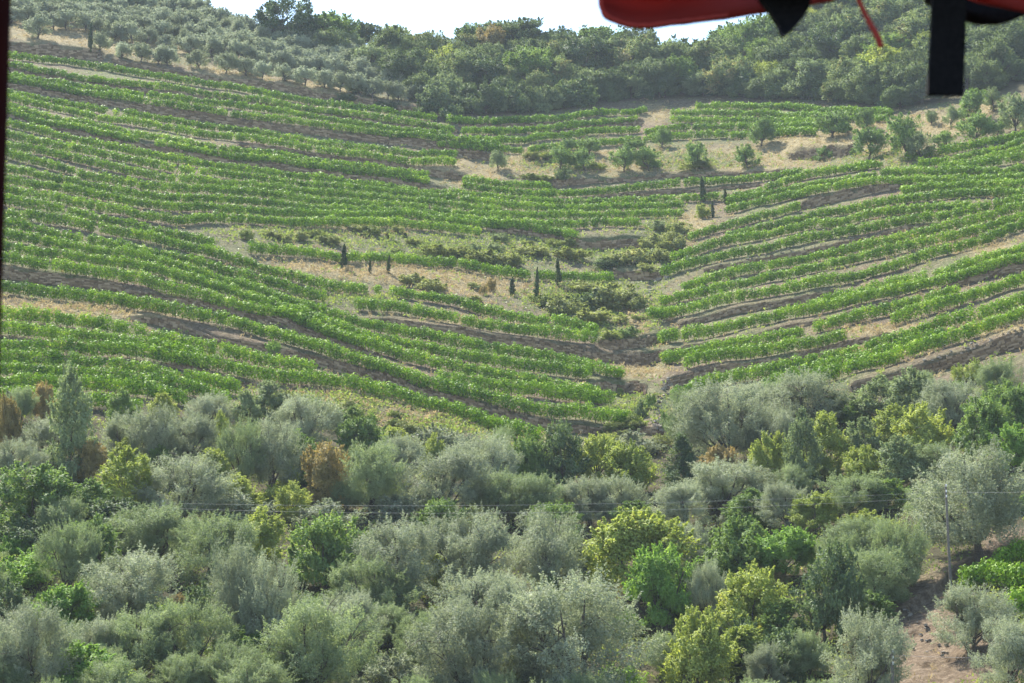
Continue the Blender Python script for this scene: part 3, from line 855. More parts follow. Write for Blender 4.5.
# ------------------------------------------------------------------ tree prototypes
def crown_np(r, Wd, H, z0, n_lobe, n_clump, n_leaf, L, Wl, shape='round', rc=(0.45, 0.8), fuzz=0.6, up=0.35, spray=0.0):
    """clumps of leaves spread through the crown; returns leaf data and lobe centres for the limbs"""
    zc, hz = (H + z0) / 2, (H - z0) / 2
    if shape in ('column', 'cone'):
        def prof(t):
            return np.where(t < 0.3, 0.62 + 0.38 * t / 0.3, np.maximum(0.06, 1 - ((t - 0.3) / 0.7) ** (1.7 if H > 4.9 and Wd < 1.5 else 4.0))) if shape == 'column' else np.maximum(0.08, np.minimum(1, 0.6 + t * 3) * (1 - t) ** 0.8)
        tl = (np.arange(n_lobe) + 0.5) / n_lobe
        th = np.arange(n_lobe) * 2.4
        lob = np.stack([np.cos(th) * prof(tl) * Wd * 0.24, np.sin(th) * prof(tl) * Wd * 0.24, z0 + tl * (H - z0) * 0.92], 1)
        tt = r.random(n_clump) ** 0.95
        th = r.uniform(0, 6.283, n_clump)
        rr = np.sqrt(r.uniform(0.15, 1, n_clump)) * prof(tt) * Wd * 0.40
        cl = np.stack([np.cos(th) * rr, np.sin(th) * rr, z0 + rc[0] * 0.6 + tt * (H - z0 - rc[0] * 1.1)], 1)
    else:
        lob = []
        while len(lob) < n_lobe:
            d = rdir(r, 1)[0]
            if d[2] < -0.6:
                continue
            k = r.uniform(0.42, 0.70)
            lob.append((d[0] * Wd / 2 * k, d[1] * Wd / 2 * k, zc + d[2] * hz * k * 1.1))
        lob = np.array(lob)
        lob[0] = (r.normal() * 0.05 * Wd, r.normal() * 0.05 * Wd, zc + hz * 0.5)
        li = r.integers(0, n_lobe, n_clump)
        sp = Wd * 0.14
        cl = lob[li] + r.normal(size=(n_clump, 3)) * (sp, sp, sp * 0.9)
        k = n_clump // 6                                  # skirt of foliage low on the crown
        th = r.uniform(0, 6.283, k)
        rr = np.sqrt(r.uniform(0.2, 1, k)) * Wd * 0.38
        cl[:k] = np.stack([np.cos(th) * rr, np.sin(th) * rr, z0 + r.uniform(0.1, 0.45, k) * (H - z0)], 1)
        e = np.sqrt((cl[:, 0] / (Wd / 2)) ** 2 + (cl[:, 1] / (Wd / 2)) ** 2 + ((cl[:, 2] - zc) / hz) ** 2)
        sc = np.where(e > 0.86, 0.86 / e, 1.0)
        cl[:, :2] *= sc[:, None]
        cl[:, 2] = zc + (cl[:, 2] - zc) * sc
    rcv = r.uniform(*rc, n_clump)
    if shape in ('column', 'cone'):
        rcv = rcv * (0.55 + 0.5 * prof(tt))
    w = rcv ** 2
    ci = r.choice(n_clump, n_leaf, p=w / w.sum())
    d = rdir(r, n_leaf)
    rad = 0.5 + 0.55 * r.random((n_leaf, 1)) ** 0.8
    pos = cl[ci] + d * rad * rcv[ci][:, None] * (1, 1, 0.85)
    out = pos - np.array([0, 0, zc - hz * 0.3])
    nrm = norm(d * 0.6 + norm(out) * 0.35 + np.array([0, 0, up]) + r.normal(size=(n_leaf, 3)) * fuzz)
    cv_ = r.normal(size=n_clump) * 0.12
    v = np.clip(0.47 + cv_[ci] + r.normal(size=n_leaf) * 0.09, 0, 1)
    if spray:
        ns, nk = int(n_clump * 2.4), 34                    # leafy shoots that break the outline
        si = r.integers(0, n_clump, ns)
        o_ = norm(cl[si] - np.array([0, 0, zc - hz * 0.5]))
        dr_ = norm(o_ + np.array([0, 0, 0.55]) + r.normal(size=(ns, 3)) * 0.45)
        t_ = r.random((ns, nk, 1))
        ln_ = spray * r.uniform(0.5, 1.2, (ns, 1, 1))
        sp_ = cl[si][:, None] + dr_[:, None] * (rcv[si][:, None, None] * 0.75 + t_ * ln_) + r.normal(size=(ns, nk, 3)) * spray * 0.10 * (1.15 - t_)
        sn_ = norm(np.repeat(dr_, nk, 0) * 0.25 + np.array([0, 0, up]) + r.normal(size=(ns * nk, 3)) * 0.7)
        pos = np.concatenate([pos, sp_.reshape(-1, 3)])
        nrm = np.concatenate([nrm, sn_])
        v = np.concatenate([v, np.clip(0.52 + np.repeat(cv_[si], nk) + r.normal(size=ns * nk) * 0.09, 0, 1)])
        n_leaf = len(pos)
    V, Qd = leaf_tris(r, pos, nrm, L * r.uniform(0.7, 1.3, n_leaf), Wl * r.uniform(0.7, 1.3, n_leaf))
    return V, Qd, v, lob

def trunk_mb(r, lob, r0, z_split, lean=0.1, multi=1):
    mb = MB()
    for k in range(multi):
        bx, by = (r.normal() * 0.12 * (multi > 1), r.normal() * 0.12 * (multi > 1))
        sx, sy = r.normal() * lean, r.normal() * lean
        fork = np.array([bx + sx, by + sy, z_split])
        mb.tube([(bx, by, -0.5), (bx * 1.1, by, 0.05), (bx + sx * 0.3 + r.normal() * 0.03, by + sy * 0.4, z_split * 0.5), fork], (r0 * 1.45, r0 * 1.2, r0 * 0.95, r0 * 0.85), 7, 0.5, False)
        for l in lob[k::multi]:
            l = np.asarray(l)
            m_ = fork * 0.45 + l * 0.55 + r.normal(size=3) * 0.12
            m_[2] = fork[2] * 0.5 + l[2] * 0.5 - 0.1
            e = l * 1.06 + (0, 0, 0.1)
            mb.tube([fork - (0, 0, 0.12), m_, l, e], (r0 * 0.55, r0 * 0.38, r0 * 0.2, r0 * 0.08), 5, 0.5, False)
            for q in range(3):
                tip = l + r.normal(size=3) * np.linalg.norm(l - fork) * 0.28
                mb.tube([m_ * 0.4 + l * 0.6, (l + tip) / 2 + (0, 0, 0.05), tip], (r0 * 0.2, r0 * 0.12, r0 * 0.04), 4, 0.5, False)
    return mb

PROTO = {}
def proto(kind, nvar, Wd, H, z0, n_lobe, n_clump, n_leaf, L, Wl, shape='round', rc=(0.45, 0.8), fuzz=0.6, r0=0.16, zs=0.9, multi=1, up=0.35, spray=0.0):
    PROTO[kind] = []
    for k in range(nvar):
        r = np.random.default_rng(sum(map(ord, kind)) * 13 + k)
        V, Qd, v, lob = crown_np(r, Wd, H, z0, n_lobe + k % 3, n_clump, n_leaf, L, Wl, shape, rc, fuzz, up, spray)
        cm = mesh_np(kind + '_crown', V, Qd, M['green'], v)
        tm = trunk_mb(r, lob, r0, zs, 0.12, multi).mesh(kind + '_trunk', M['bark'], True) if r0 else None
        wx = (np.percentile(V[:, 0], 99) - np.percentile(V[:, 0], 1) + np.percentile(V[:, 1], 99) - np.percentile(V[:, 1], 1)) / 2
        PROTO[kind].append((cm, tm, wx, np.percentile(V[:, 2], 99.3)))
proto('olive', 7, 5.0, 4.3, 0.3, 9, 125, 40000, 0.10, 0.037, rc=(0.24, 0.58), fuzz=0.6, r0=0.13, zs=0.7, multi=2, up=0.5, spray=0.55)
proto('broad', 7, 4.8, 4.6, 0.2, 8, 100, 15000, 0.165, 0.11, rc=(0.26, 0.62), fuzz=0.5, r0=0.12, zs=0.8, up=0.5, spray=0.5)
proto('upright', 5, 2.9, 4.6, 0.2, 9, 80, 9000, 0.145, 0.085, shape='column', rc=(0.22, 0.58), fuzz=0.6, r0=0.07, zs=0.9, up=0.5, spray=0.55)
proto('column', 2, 2.7, 6.8, 0.2, 14, 110, 17000, 0.13, 0.055, shape='column', rc=(0.25, 0.62), fuzz=0.7, r0=0.10, zs=1.0, up=0.5, spray=0.6)
proto('conical', 2, 3.2, 4.6, 0.1, 12, 100, 13000, 0.13, 0.055, shape='cone', rc=(0.28, 0.55), fuzz=0.6, r0=0.09, zs=0.6, up=0.4, spray=0.45)
proto('bush', 6, 3.1, 2.1, -0.4, 8, 55, 7000, 0.135, 0.08, rc=(0.25, 0.55), fuzz=0.55, r0=0.04, zs=0.3, multi=3, up=0.5, spray=0.4)
proto('olive_far', 7, 4.1, 3.8, 0.35, 7, 50, 5000, 0.23, 0.10, rc=(0.35, 0.75), fuzz=0.65, r0=0.12, zs=0.7, up=0.5, spray=0.4)
proto('broad_far', 10, 8.3, 7.8, 0.0, 9, 120, 14000, 0.28, 0.19, rc=(0.45, 1.1), fuzz=0.5, r0=0.22, zs=1.4, up=0.5, spray=0.6)
proto('bush_far', 5, 3.3, 2.1, -0.4, 6, 40, 3200, 0.20, 0.12, rc=(0.3, 0.6), fuzz=0.6, r0=0.04, zs=0.3, multi=2, up=0.5, spray=0.35)
proto('cypress', 3, 1.0, 5.0, 0.05, 16, 110, 5000, 0.15, 0.08, shape='column', rc=(0.15, 0.28), fuzz=0.4, r0=0.05, zs=0.5, spray=0.12)

def plant(name, kind, mat, px, base_py, w, h, var=None, rz=None, sink=0.0, trunk=True):
    """a tree with its foot on the hillside; w, h: crown width and full height as seen, in pixels"""
    r = random
    pr = PROTO[kind][var if var is not None else r.randrange(len(PROTO[kind]))]
    g0 = ground(px, base_py)[0]
    D = math.hypot(g0[0], g0[1])
    e = empty(name, (g0[0], g0[1], g0[2] - sink), r.uniform(0, 6.28) if rz is None else rz)
    e.rotation_euler = (r.gauss(0, 0.045), r.gauss(0, 0.045), e.rotation_euler[2])
    sx = w * D / F / pr[2]
    sz = h * D / F / pr[3]
    e.scale = (sx, sx * r.uniform(0.92, 1.08), sz)
    cr = bpy.data.objects.new('crown' if kind[:4] != 'bush' else 'foliage', pr[0])
    link(cr, e)
    cr.material_slots[0].link = 'OBJECT'
    cr.material_slots[0].material = M[mat]
    if pr[1] and trunk:
        t = bpy.data.objects.new('trunk' if kind[:4] != 'bush' else 'stem', pr[1])
        link(t, e)
    return e

# ------------------------------------------------------------------ wood in the foreground
TY = {
 'O': ('olive_tree', 'olive', 'olive', 'silver-grey olive tree', 'olive tree'),
 'o': ('olive_tree', 'olive', 'olive_green', 'grey-green olive tree', 'olive tree'),
 'G': ('broadleaf_tree', 'broad', 'green', 'mid-green broadleaf tree', 'tree'),
 'B': ('broadleaf_tree', 'broad', 'bright', 'bright green leafy tree', 'tree'),
 'D': ('broadleaf_tree', 'broad', 'dark', 'dark green broadleaf tree', 'tree'),
 'Y': ('broadleaf_tree', 'broad', 'yellow', 'yellow-green broadleaf tree', 'tree'),
 'y': ('young_tree', 'upright', 'yellow', 'slender yellow-green tree', 'tree'),
 'g': ('young_tree', 'upright', 'green', 'slender green tree', 'tree'),
 'p': ('young_tree', 'upright', 'olive_green', 'slender grey-green tree', 'tree'),
 'R': ('withered_tree', 'broad', 'brown', 'withered brown tree', 'tree'),
 'r': ('shrub', 'bush', 'brown', 'dry orange-brown shrub', 'shrub'),
 'C': ('tall_tree', 'upright', 'olive_green', 'tall dark column-shaped tree', 'tree'),
 'K': ('conifer', 'conical', 'dark', 'dark blue-green conical tree', 'tree'),
 'b': ('shrub', 'bush', 'bright', 'bright green shrub', 'shrub'),
 's': ('shrub', 'bush', 'olive', 'pale grey-green shrub', 'shrub'),
 'd': ('shrub', 'bush', 'dark', 'dark green shrub', 'shrub'),  # some fill shaded gaps of the wood, their dark leaf standing in for shade
 'x': ('shrub', 'bush', 'yellow', 'yellowish shrub', 'shrub'),
}
FG = """
C 71 421 38 104|R 6 426 24 54|R 43 402 22 34|s 15 398 22 18|O 50 438 52 38|O 20 462 48 40|G 33 497 80 58|R 62 503 17 38|R 87 461 27 36
O 130 438 52 48|O 156 437 52 58|O 189 441 48 50|O 210 411 46 34|g 120 408 26 38|y 162 408 27 28|y 220 433 18 38|p 247 413 24 42|O 178 484 86 60
y 213 471 38 44|y 122 482 50 64|g 90 504 46 46|o 243 452 42 64|s 240 506 58 34|O 305 421 58 50|O 271 452 52 62|g 297 457 40 50|R 325 476 46 54|r 335 501 32 24
G 367 440 48 38|o 370 477 64 62|O 398 456 42 44|y 430 454 24 42|s 445 441 62 28|O 445 482 76 64|O 485 464 62 58|o 507 452 34 46|o 500 495 62 44|s 398 513 54 30
p 270 404 32 42|y 290 480 17 28|x 275 497 30 22|D 561 453 46 64|G 527 461 42 46|Y 598 459 47 42|Y 630 467 52 46|s 636 441 48 22|K 684 464 40 54|o 685 415 38 54
O 725 417 78 74|O 755 404 52 44|O 757 427 42 44|R 722 461 36 30|y 767 464 30 54|O 728 485 78 44|o 537 497 56 44|O 590 497 52 44|O 620 497 52 42|O 685 504 52 42
g 752 507 46 36|O 800 400 88 54|O 780 431 52 42|g 835 408 27 28|p 880 398 45 42|p 910 396 46 50|O 955 402 60 46|x 970 372 30 20|o 1005 384 44 44|G 1010 408 44 46
y 830 444 37 60|p 862 440 36 46|y 895 427 42 44|Y 926 435 52 54|p 803 450 32 74|y 778 462 27 52|x 823 469 32 22|Y 863 466 34 38|p 902 462 42 50|G 981 427 50 62
B 1012 447 44 44|o 930 462 52 34|O 975 500 108 92|o 850 495 62 40|O 787 502 47 44|Y 815 512 40 34|r 866 500 22 16
d 30 532 62 30|b 20 570 62 34|o 66 557 52 60|g 99 547 36 54|o 155 532 76 50|o 215 547 76 66|O 132 590 92 70|d 8 602 48 36|B 70 607 62 44|r 176 600 17 13
O 28 649 72 82|o 140 637 62 56|o 190 634 72 64|O 243 594 57 94|B 82 666 72 50|o 180 672 52 40|o 230 668 62 50|O 265 605 62 90|o 325 645 94 84|G 325 550 72 66
o 370 588 76 56|O 400 558 82 76|O 470 551 86 76|O 470 613 82 76|O 465 645 96 90|O 505 607 54 60|b 282 668 52 38|s 400 669 54 34|d 398 612 46 34|r 493 668 27 26
O 545 553 82 76|O 580 635 132 116|Y 637 553 88 82|B 668 586 60 76|Y 695 653 62 80|O 690 547 47 44|O 708 592 34 62|G 740 548 62 54|b 725 568 47 24|Y 752 602 62 66
d 745 645 44 50|O 770 664 42 40|B 785 550 57 44|D 825 588 60 84|o 855 537 62 44|o 894 554 60 66|o 875 577 72 54|g 872 608 42 32|O 866 656 76 80|O 970 621 72 58
O 1008 655 66 64|d 780 652 62 54|d 545 600 60 40|d 300 610 50 34|s 20 620 50 26|O 100 640 50 46|o 420 640 44 50|d 690 600 50 50
O 350 618 60 50|O 530 668 60 44|b 620 676 46 30|G 440 520 50 36|s 330 520 60 32|G 556 522 46 36|o 60 520 50 40|y 262 540 46 54|D 120 520 60 40|d 215 600 50 40"""
def band(py):
    if py > 628: return 'along the bottom photo edge'
    if py > 575: return 'low in the near wood'
    if py > 518: return 'just below the power lines'
    if py > 455: return 'just above the power lines'
    return 'under the vineyard'
for it in FG.replace('\n', '|').split('|'):
    if not it.strip():
        continue
    k, cx, cy_, w, h = it.split()
    cx, cy_, w, h = map(float, (cx, cy_, w, h))
    name, kind, mat, ph, cat = TY[k]
    f = 1.16 if kind in ('olive', 'broad') else (1.08 if kind != 'bush' else 1.0)
    top = cy_ - h / 2
    e = plant(name, kind, mat, cx, top + h * f, w * 1.06, h * f)
    LAB.add(e, ph + ' ' + band(cy_), cx, cat, 'trees and shrubs of the near wood')

# thicket that fills the wood between the named trees
fill = []
tries = 0
while len(fill) < 150 and tries < 6000:
    tries += 1
    px, py = random.uniform(-150, 1170), random.uniform(395, 745)
    wl = np.interp(px, GX, wood_line)
    if py < wl + 16:
        continue
    if 885 < px < 1100 and py > 545:
        continue
    dd = [(px - a) ** 2 + ((py - b) * 1.7) ** 2 for a, b in fill]
    if dd and min(dd) < 30 ** 2:
        continue
    fill.append((px, py))
for px, py in fill:
    q = random.random()
    k = 's' if q < 0.2 else ('d' if q < 0.35 else ('b' if q < 0.5 else ('x' if q < 0.6 else ('r' if q < 0.64 else ('o' if q < 0.82 else ('g' if q < 0.93 else 'y'))))))
    if not (-20 < px < 1044 and py < 700) and k != 'o':
        k = 'o'
    name, kind, mat, ph, cat = TY[k]
    D = dist(px, py)[0]
    wm = random.uniform(1.6, 2.6) if kind == 'bush' else random.uniform(2.4, 3.4)
    hm = random.uniform(0.9, 1.5) if kind == 'bush' else random.uniform(2.2, 3.0)
    e = plant(name, kind, mat, px, py, wm * F / D, hm * F / D)
    LAB.add(e, ('low ' if kind == 'bush' else 'small ') + ph + ' ' + band(py - 15), px, cat, 'thicket between the trees of the near wood')

# ------------------------------------------------------------------ scattered trees of the upper slope
MID = [(624, 157, 25, 24), (649, 157, 23, 22), (662, 137, 17, 18), (636, 146, 19, 18), (699, 154, 22, 24), (747, 154, 22, 22), (761, 131, 27, 27),
       (560, 157, 23, 20), (568, 147, 18, 16), (585, 158, 25, 22), (590, 146, 20, 16), (498, 160, 19, 19), (833, 122, 31, 26), (867, 119, 22, 20),
       (869, 141, 29, 30), (906, 135, 38, 42), (921, 146, 25, 26), (931, 117, 12, 14), (951, 114, 14, 20), (972, 103, 30, 30), (976, 127, 31, 28), (947, 139, 22, 16), (994, 99, 19, 22), (1015, 113, 30, 34), (998, 130, 14, 14)]
for cx, cy_, w, h in MID:
    m_ = 'almond' if cx not in (498, 921, 931, 951, 994, 1015) else 'olive_green'
    e = plant('almond_tree' if m_ == 'almond' else 'olive_tree', 'olive_far', m_, cx, cy_ + h * 0.6, w * 1.08, h * 1.12)
    LAB.add(e, ('round green almond tree' if m_ == 'almond' else 'small dark green round tree') + ' on the straw strip under the forest', cx, 'tree', 'scattered trees above the vineyard')
for cx, cy_, w, h in [(564, 174, 19, 13), (824, 152, 20, 14), (345, 99, 22, 9), (385, 105, 26, 9), (420, 112, 24, 10), (855, 152, 10, 8), (690, 148, 10, 8), (360, 88, 26, 10), (430, 105, 22, 18), (452, 112, 26, 16)]:
    e = plant('shrub', 'bush_far', 'dark' if cx < 460 or cx == 564 else 'almond', cx, cy_ + h / 2, w, h)
    LAB.add(e, ('dark' if cx < 460 or cx == 564 else 'light green') + ' bush beside the walls of the upper slope', cx, 'shrub', 'bushes of the upper slope')

# cypresses
for cx, top, bot, w, lab in [
 (703.5, 176, 202, 8, 'tallest of the dark cypresses beside the gully under the dry grass'), (713, 200, 217, 4.5, 'thin small cypress right of a yellowish bush, upper gully'),
 (726, 187, 203, 5, 'small cypress at the left end of the right-hand vine rows'), (343, 243, 268, 8.5, 'bushy cypress in front of the lone scrub vine row, left'),
 (370, 260, 273, 4, 'tiny cypress right of the bushy cypress in the scrub'), (388, 256, 274, 5, 'young thin cypress, third in the scrub line from the left'),
 (512, 276, 295, 6.5, 'young cypress in the dry grass at mid scrub'), (536, 267, 302, 6, 'sparse thin cypress left of the darkest one'), (559, 259, 288, 7.5, 'darkest narrow cypress in the scrub, right end of the line'),
 (405, 233, 239, 5, 'tiny dark conifer on the weedy bank, left of two'), (90, 22, 53, 5, 'slim tall cypress above the grey wall at upper left'), (388, 236, 241, 3.5, 'smallest dark seedling conifer on the weedy bank')]:
    e = plant('cypress_tree', 'cypress', 'cypress', cx, bot, w * random.uniform(0.75, 0.95), bot - top)
    tag(e, lab, 'cypress', 'cypresses of the hillside')
for cx, cy_, w, h in [(491, 285, 9, 14), (484, 290, 9, 10)]:
    e = plant('shrub', 'bush_far', 'brown', cx, cy_ + h / 2, w, h)
    LAB.add(e, 'small brown dried conifer bush in the scrub', cx, 'shrub', 'dried bushes in the scrub')

# scrub bushes on the abandoned terraces and in the gully
SCR = [(590, 300, 46, 22, 'dark'), (565, 305, 40, 20, 'scrub'), (612, 296, 44, 26, 'scrub'), (630, 300, 30, 22, 'scrub'), (600, 318, 44, 14, 'scrub'), (480, 256, 40, 14, 'scrub'), (505, 261, 30, 12, 'scrub'),
       (635, 255, 36, 16, 'scrub'), (615, 258, 30, 14, 'scrub'), (660, 255, 26, 14, 'scrub'), (606, 262, 26, 12, 'dark'), (650, 240, 22, 14, 'scrub'), (672, 240, 26, 22, 'scrub'), (680, 228, 22, 14, 'scrub'), (645, 268, 24, 10, 'scrub'),
       (703, 210, 16, 14, 'yellow'), (656, 313, 12, 10, 'bright'), (640, 408, 16, 18, 'dark'), (650, 400, 12, 16, 'green'), (628, 330, 18, 10, 'green'), (610, 335, 24, 8, 'weed'), (440, 252, 36, 10, 'scrub'), (410, 278, 26, 10, 'scrub'), (430, 285, 34, 12, 'scrub'),
       (330, 240, 22, 8, 'scrub'), (300, 235, 18, 9, 'scrub'), (270, 234, 14, 8, 'scrub'), (246, 236, 14, 10, 'weed'), (580, 287, 40, 10, 'scrub'), (545, 300, 26, 10, 'weed'), (530, 250, 36, 10, 'scrub'), (570, 255, 34, 10, 'scrub'),
       (620, 392, 12, 8, 'weed'), (633, 420, 24, 14, 'weed'), (612, 425, 20, 9, 'weed'), (666, 420, 10, 18, 'green'), (664, 440, 26, 14, 'scrub'), (610, 440, 40, 14, 'scrub'), (273, 347, 14, 14, 'bright'), (290, 404, 40, 22, 'scrub'), (345, 408, 40, 20, 'scrub'), (372, 416, 16, 8, 'bright'), (410, 428, 30, 12, 'scrub'), (310, 402, 24, 12, 'bright'),
       (690, 262, 14, 6, 'weed'), (700, 165, 34, 7, 'weed'), (650, 163, 26, 6, 'weed'), (535, 178, 30, 6, 'weed'), (545, 155, 26, 8, 'weed'), (530, 155, 20, 7, 'scrub'), (595, 165, 20, 8, 'yellow')]
for cx, cy_, w, h, m_ in SCR:
    ph = {'scrub': 'pale olive-green scrub bush', 'dark': 'dark bush', 'weed': 'low weedy green bush', 'yellow': 'yellowish bush', 'bright': 'bright green bush', 'green': 'green bush'}[m_]
    e = plant('shrub', 'bush_far' if cy_ < 380 else 'bush', m_ if m_ != 'weed' else 'weed', cx, cy_ + h / 2, w, h)
    where = 'in the straw clearing' if cy_ < 190 else ('on the weedy terrace above the lone row' if cy_ < 266 else ('in the scrub around the gully' if cy_ < 350 else 'at the foot of the vineyard'))
    LAB.add(e, ph + ' ' + where, cx, 'shrub', 'scrub bushes of the terraces')

for k in range(75):
    x0, x1, y0_, y1_ = random.choice([(395, 560, 241, 262), (395, 640, 243, 268), (545, 640, 284, 330), (250, 400, 229, 242), (470, 560, 288, 306), (640, 690, 222, 262), (300, 420, 404, 430), (598, 640, 424, 442)])
    cx, cy_ = random.uniform(x0, x1), random.uniform(y0_, y1_)
    m_ = random.choice(['scrub', 'scrub', 'weed', 'olive_green'])
    w = random.uniform(8, 20)
    e = plant('shrub', 'bush_far', m_, cx, cy_, w, w * random.uniform(0.3, 0.5))
    where = 'on the weedy bank above the lone row' if cy_ < 270 else ('in the scrub left of the gully' if cy_ < 350 else 'at the foot of the vineyard')
    LAB.add(e, {'scrub': 'little tufted scrub plant', 'weed': 'little leafy weed clump', 'olive_green': 'little grey-green shrublet'}[m_] + ' ' + where, cx, 'shrub', 'small scrub plants of the terraces')

# ------------------------------------------------------------------ olive grove, upper left
placed = []
for cx, by in [(122, 59), (141, 62), (158, 64), (168, 65), (199, 68), (226, 74), (246, 76), (38, 38), (100, 52), (262, 80), (285, 82), (305, 86), (325, 88), (340, 92), (358, 94), (372, 97), (388, 99), (398, 100), (416, 101)]:
    placed.append((cx, by))
tries = 0
while len(placed) < 190 and tries < 20000:
    tries += 1
    px = random.uniform(-12, 420)
    py = random.uniform(-14, 90)
    lim = np.interp(px, [-100, 0, 110, 250, 400, 445], [22, 24, 40, 68, 90, 100])
    rg = np.interp(px, GX, ridge)
    if py > lim or py < rg - 4 or (px > 330 and py < np.interp(px, [330, 440], [48, 95])):
        continue
    if px < 55 and 12 < py < 32 and random.random() < 0.8:
        continue
    if min((px - a) ** 2 + ((py - b) * 1.9) ** 2 for a, b in placed) < 11.5 ** 2:
        continue
    placed.append((px, py))
for px, py in placed:
    w = random.uniform(19, 26)
    h = w * random.uniform(0.8, 0.98)
    e = plant('olive_tree', 'olive_far', 'olive_pale' if random.random() < 0.8 else 'olive', px, py, w, h)
    bnd = 'lowest line' if py > np.interp(px, [-100, 0, 110, 250, 400, 445], [22, 24, 40, 68, 90, 100]) else ('lower half' if py > np.interp(px, [0, 250, 400], [5, 45, 72]) else 'upper half')
    LAB.add(e, f'small grey olive tree in the {bnd} of the hilltop grove', px, 'olive tree', 'olive trees of the hilltop grove')
e = plant('oak_tree', 'broad_far', 'oak_dark', 287, 47, 54, 52, 2)
tag(e, 'big dark round oak standing above the skyline at upper left, left half of the pair', 'tree', 'skyline oaks')
e = plant('oak_tree', 'broad_far', 'oak_dark', 309, 50, 30, 36, 4)
tag(e, 'slightly smaller dark oak joined to the right of the big skyline oak', 'tree', 'skyline oaks')

# ------------------------------------------------------------------ forest under and on the ridge
trees = []
tries = 0
for k, px in enumerate(np.arange(438, 905, 11.5)):
    px = px + random.uniform(-4, 4)
    if 640 < px < 680 and k % 2:
        continue
    w = random.uniform(20, 36)
    mt = random.choice(['dark', 'dark', 'wood_green', 'olive_green', 'dark'])
    e = plant('forest_tree', 'broad_far' if k % 3 else 'bush_far', mt, px, np.interp(px, GX, top_line) - 3, w, w * random.uniform(0.6, 0.95))
    LAB.add(e, {'wood_green': 'olive-green', 'dark': 'dark', 'olive_green': 'greyish'}[mt] + ' small tree on the forest edge above the top vines', px, 'tree', 'trees of the forest edge')
def low(px):
    return np.interp(px, [330, 400, 445, 520, 600, 690, 860, 900, 950, 1024, 1200], [70, 90, 110, 112, 103, 96, 104, 112, 96, 88, 70])
while tries < 60000 and len(trees) < 298:
    tries += 1
    px = random.uniform(325, 1180)
    rg = np.interp(px, GX, ridge)
    py = random.uniform(max(rg - 6, -70), low(px))
    if px < 420 and py > np.interp(px, [330, 440], [60, 108]):
        continue
    if trees and min((px - a) ** 2 + ((py - b) * 2.0) ** 2 for a, b in trees) < 19.5 ** 2:
        continue
    trees.append((px, py))
for px, py in trees:
    edge = py > low(px) - 12
    big = random.random()
    w = random.choice([random.uniform(22, 34), random.uniform(28, 42), random.uniform(38, 56)])
    h = w * random.uniform(0.72, 0.95)
    rg = np.interp(px, GX, ridge)
    if py < rg + 8:
        h *= 0.8
        if 650 < px < 715:
            h *= 0.7
    q = random.random()
    mt = 'wood_green' if q < 0.55 else ('dark' if q < 0.66 else ('olive_green' if q < 0.86 else ('green' if q < 0.95 else ('yellow' if q < 0.975 or edge or w > 34 else 'brown'))))
    if 660 < px < 790 and py < 70 and q < 0.4:
        mt = 'green'
    e = plant('forest_tree', 'broad_far', mt, px, py, w, h)
    nm = {'wood_green': 'olive-green oak', 'dark': 'dark oak', 'olive_green': 'greyish oak', 'green': 'fresh green tree', 'brown': 'rusty-brown tree', 'yellow': 'yellowing oak'}[mt]
    LAB.add(e, f"{nm} {'at the lower edge of the ridge forest' if edge else ('on the skyline of the ridge forest' if py < rg + 8 else ('high in the ridge forest' if py < (rg + low(px)) / 2 else 'in the middle of the ridge forest'))}", px, 'tree', 'trees of the ridge forest')

# ------------------------------------------------------------------ grass, weeds, undergrowth: nobody could count them
def scatter(name, label, mat, n, fn, L, W, hz, seed, upright=0.8):
    r = np.random.default_rng(seed)
    px = r.uniform(-120, 1144, n * 8)
    py = r.uniform(0, 720, n * 8)
    pr = fn(px, py)
    k = np.where(r.random(n * 8) < pr)[0][:n]
    px, py = px[k], py[k]
    on_wall = mask[np.clip((py + 90).astype(int), 0, len(yf) - 1), np.clip(((px - GX[0]) / 4).astype(int), 0, len(GX) - 1)] > 0.2
    px, py = px[~on_wall], py[~on_wall]
    k = k[~on_wall]
    g0 = ground(px, py)
    m_ = 6
    pos = np.repeat(g0, m_, 0) + r.normal(size=(len(k) * m_, 3)) * (0.22, 0.22, 0)
    pos[:, 2] += r.uniform(0.3, 1, len(pos)) * hz
    nrm = r.normal(size=(len(pos), 3))
    nrm[:, 2] = nrm[:, 2] * (1 - upright) + 0.25
    nrm = norm(nrm)
    V, Qd = leaf_tris(r, pos, nrm, L * r.uniform(0.6, 1.4, len(pos)), W * r.uniform(0.6, 1.4, len(pos)))
    v = np.clip(np.repeat(r.uniform(0.2, 0.8, len(k)), m_) + r.normal(size=len(pos)) * 0.1, 0, 1)
    o = link(bpy.data.objects.new(name, mesh_np(name, V, Qd, mat, v)))
    tag(o, label, 'grass' if 'grass' in name else 'undergrowth')
    o['kind'] = 'stuff'
    return o
def samp(arr, px, py):
    ix = np.clip(np.round((px - GX[0]) / 4.0).astype(int), 0, len(GX) - 1)
    iy = np.clip(np.round(np.interp(py, GY, np.arange(len(GY)))).astype(int), 0, len(GY) - 1)
    return arr[iy, ix]
in_vine = lambda px, py: (py > np.interp(px, GX, top_line)) & (py < np.interp(px, GX, wood_line))
scatter('dry_grass', 'straw-coloured dry grass on the clearings and terrace edges', M['dry_grass'], 20000,
        lambda a, b: samp(cover[..., 0], a, b) * 0.8 + 0.05 * in_vine(a, b), 0.42, 0.11, 0.35, 1)
scatter('weeds', 'green and yellowing weeds on the abandoned terraces', M['weed'], 26000,
        lambda a, b: samp(cover[..., 1], a, b) * 0.9 + 0.05 * in_vine(a, b), 0.32, 0.17, 0.45, 2, 0.4)
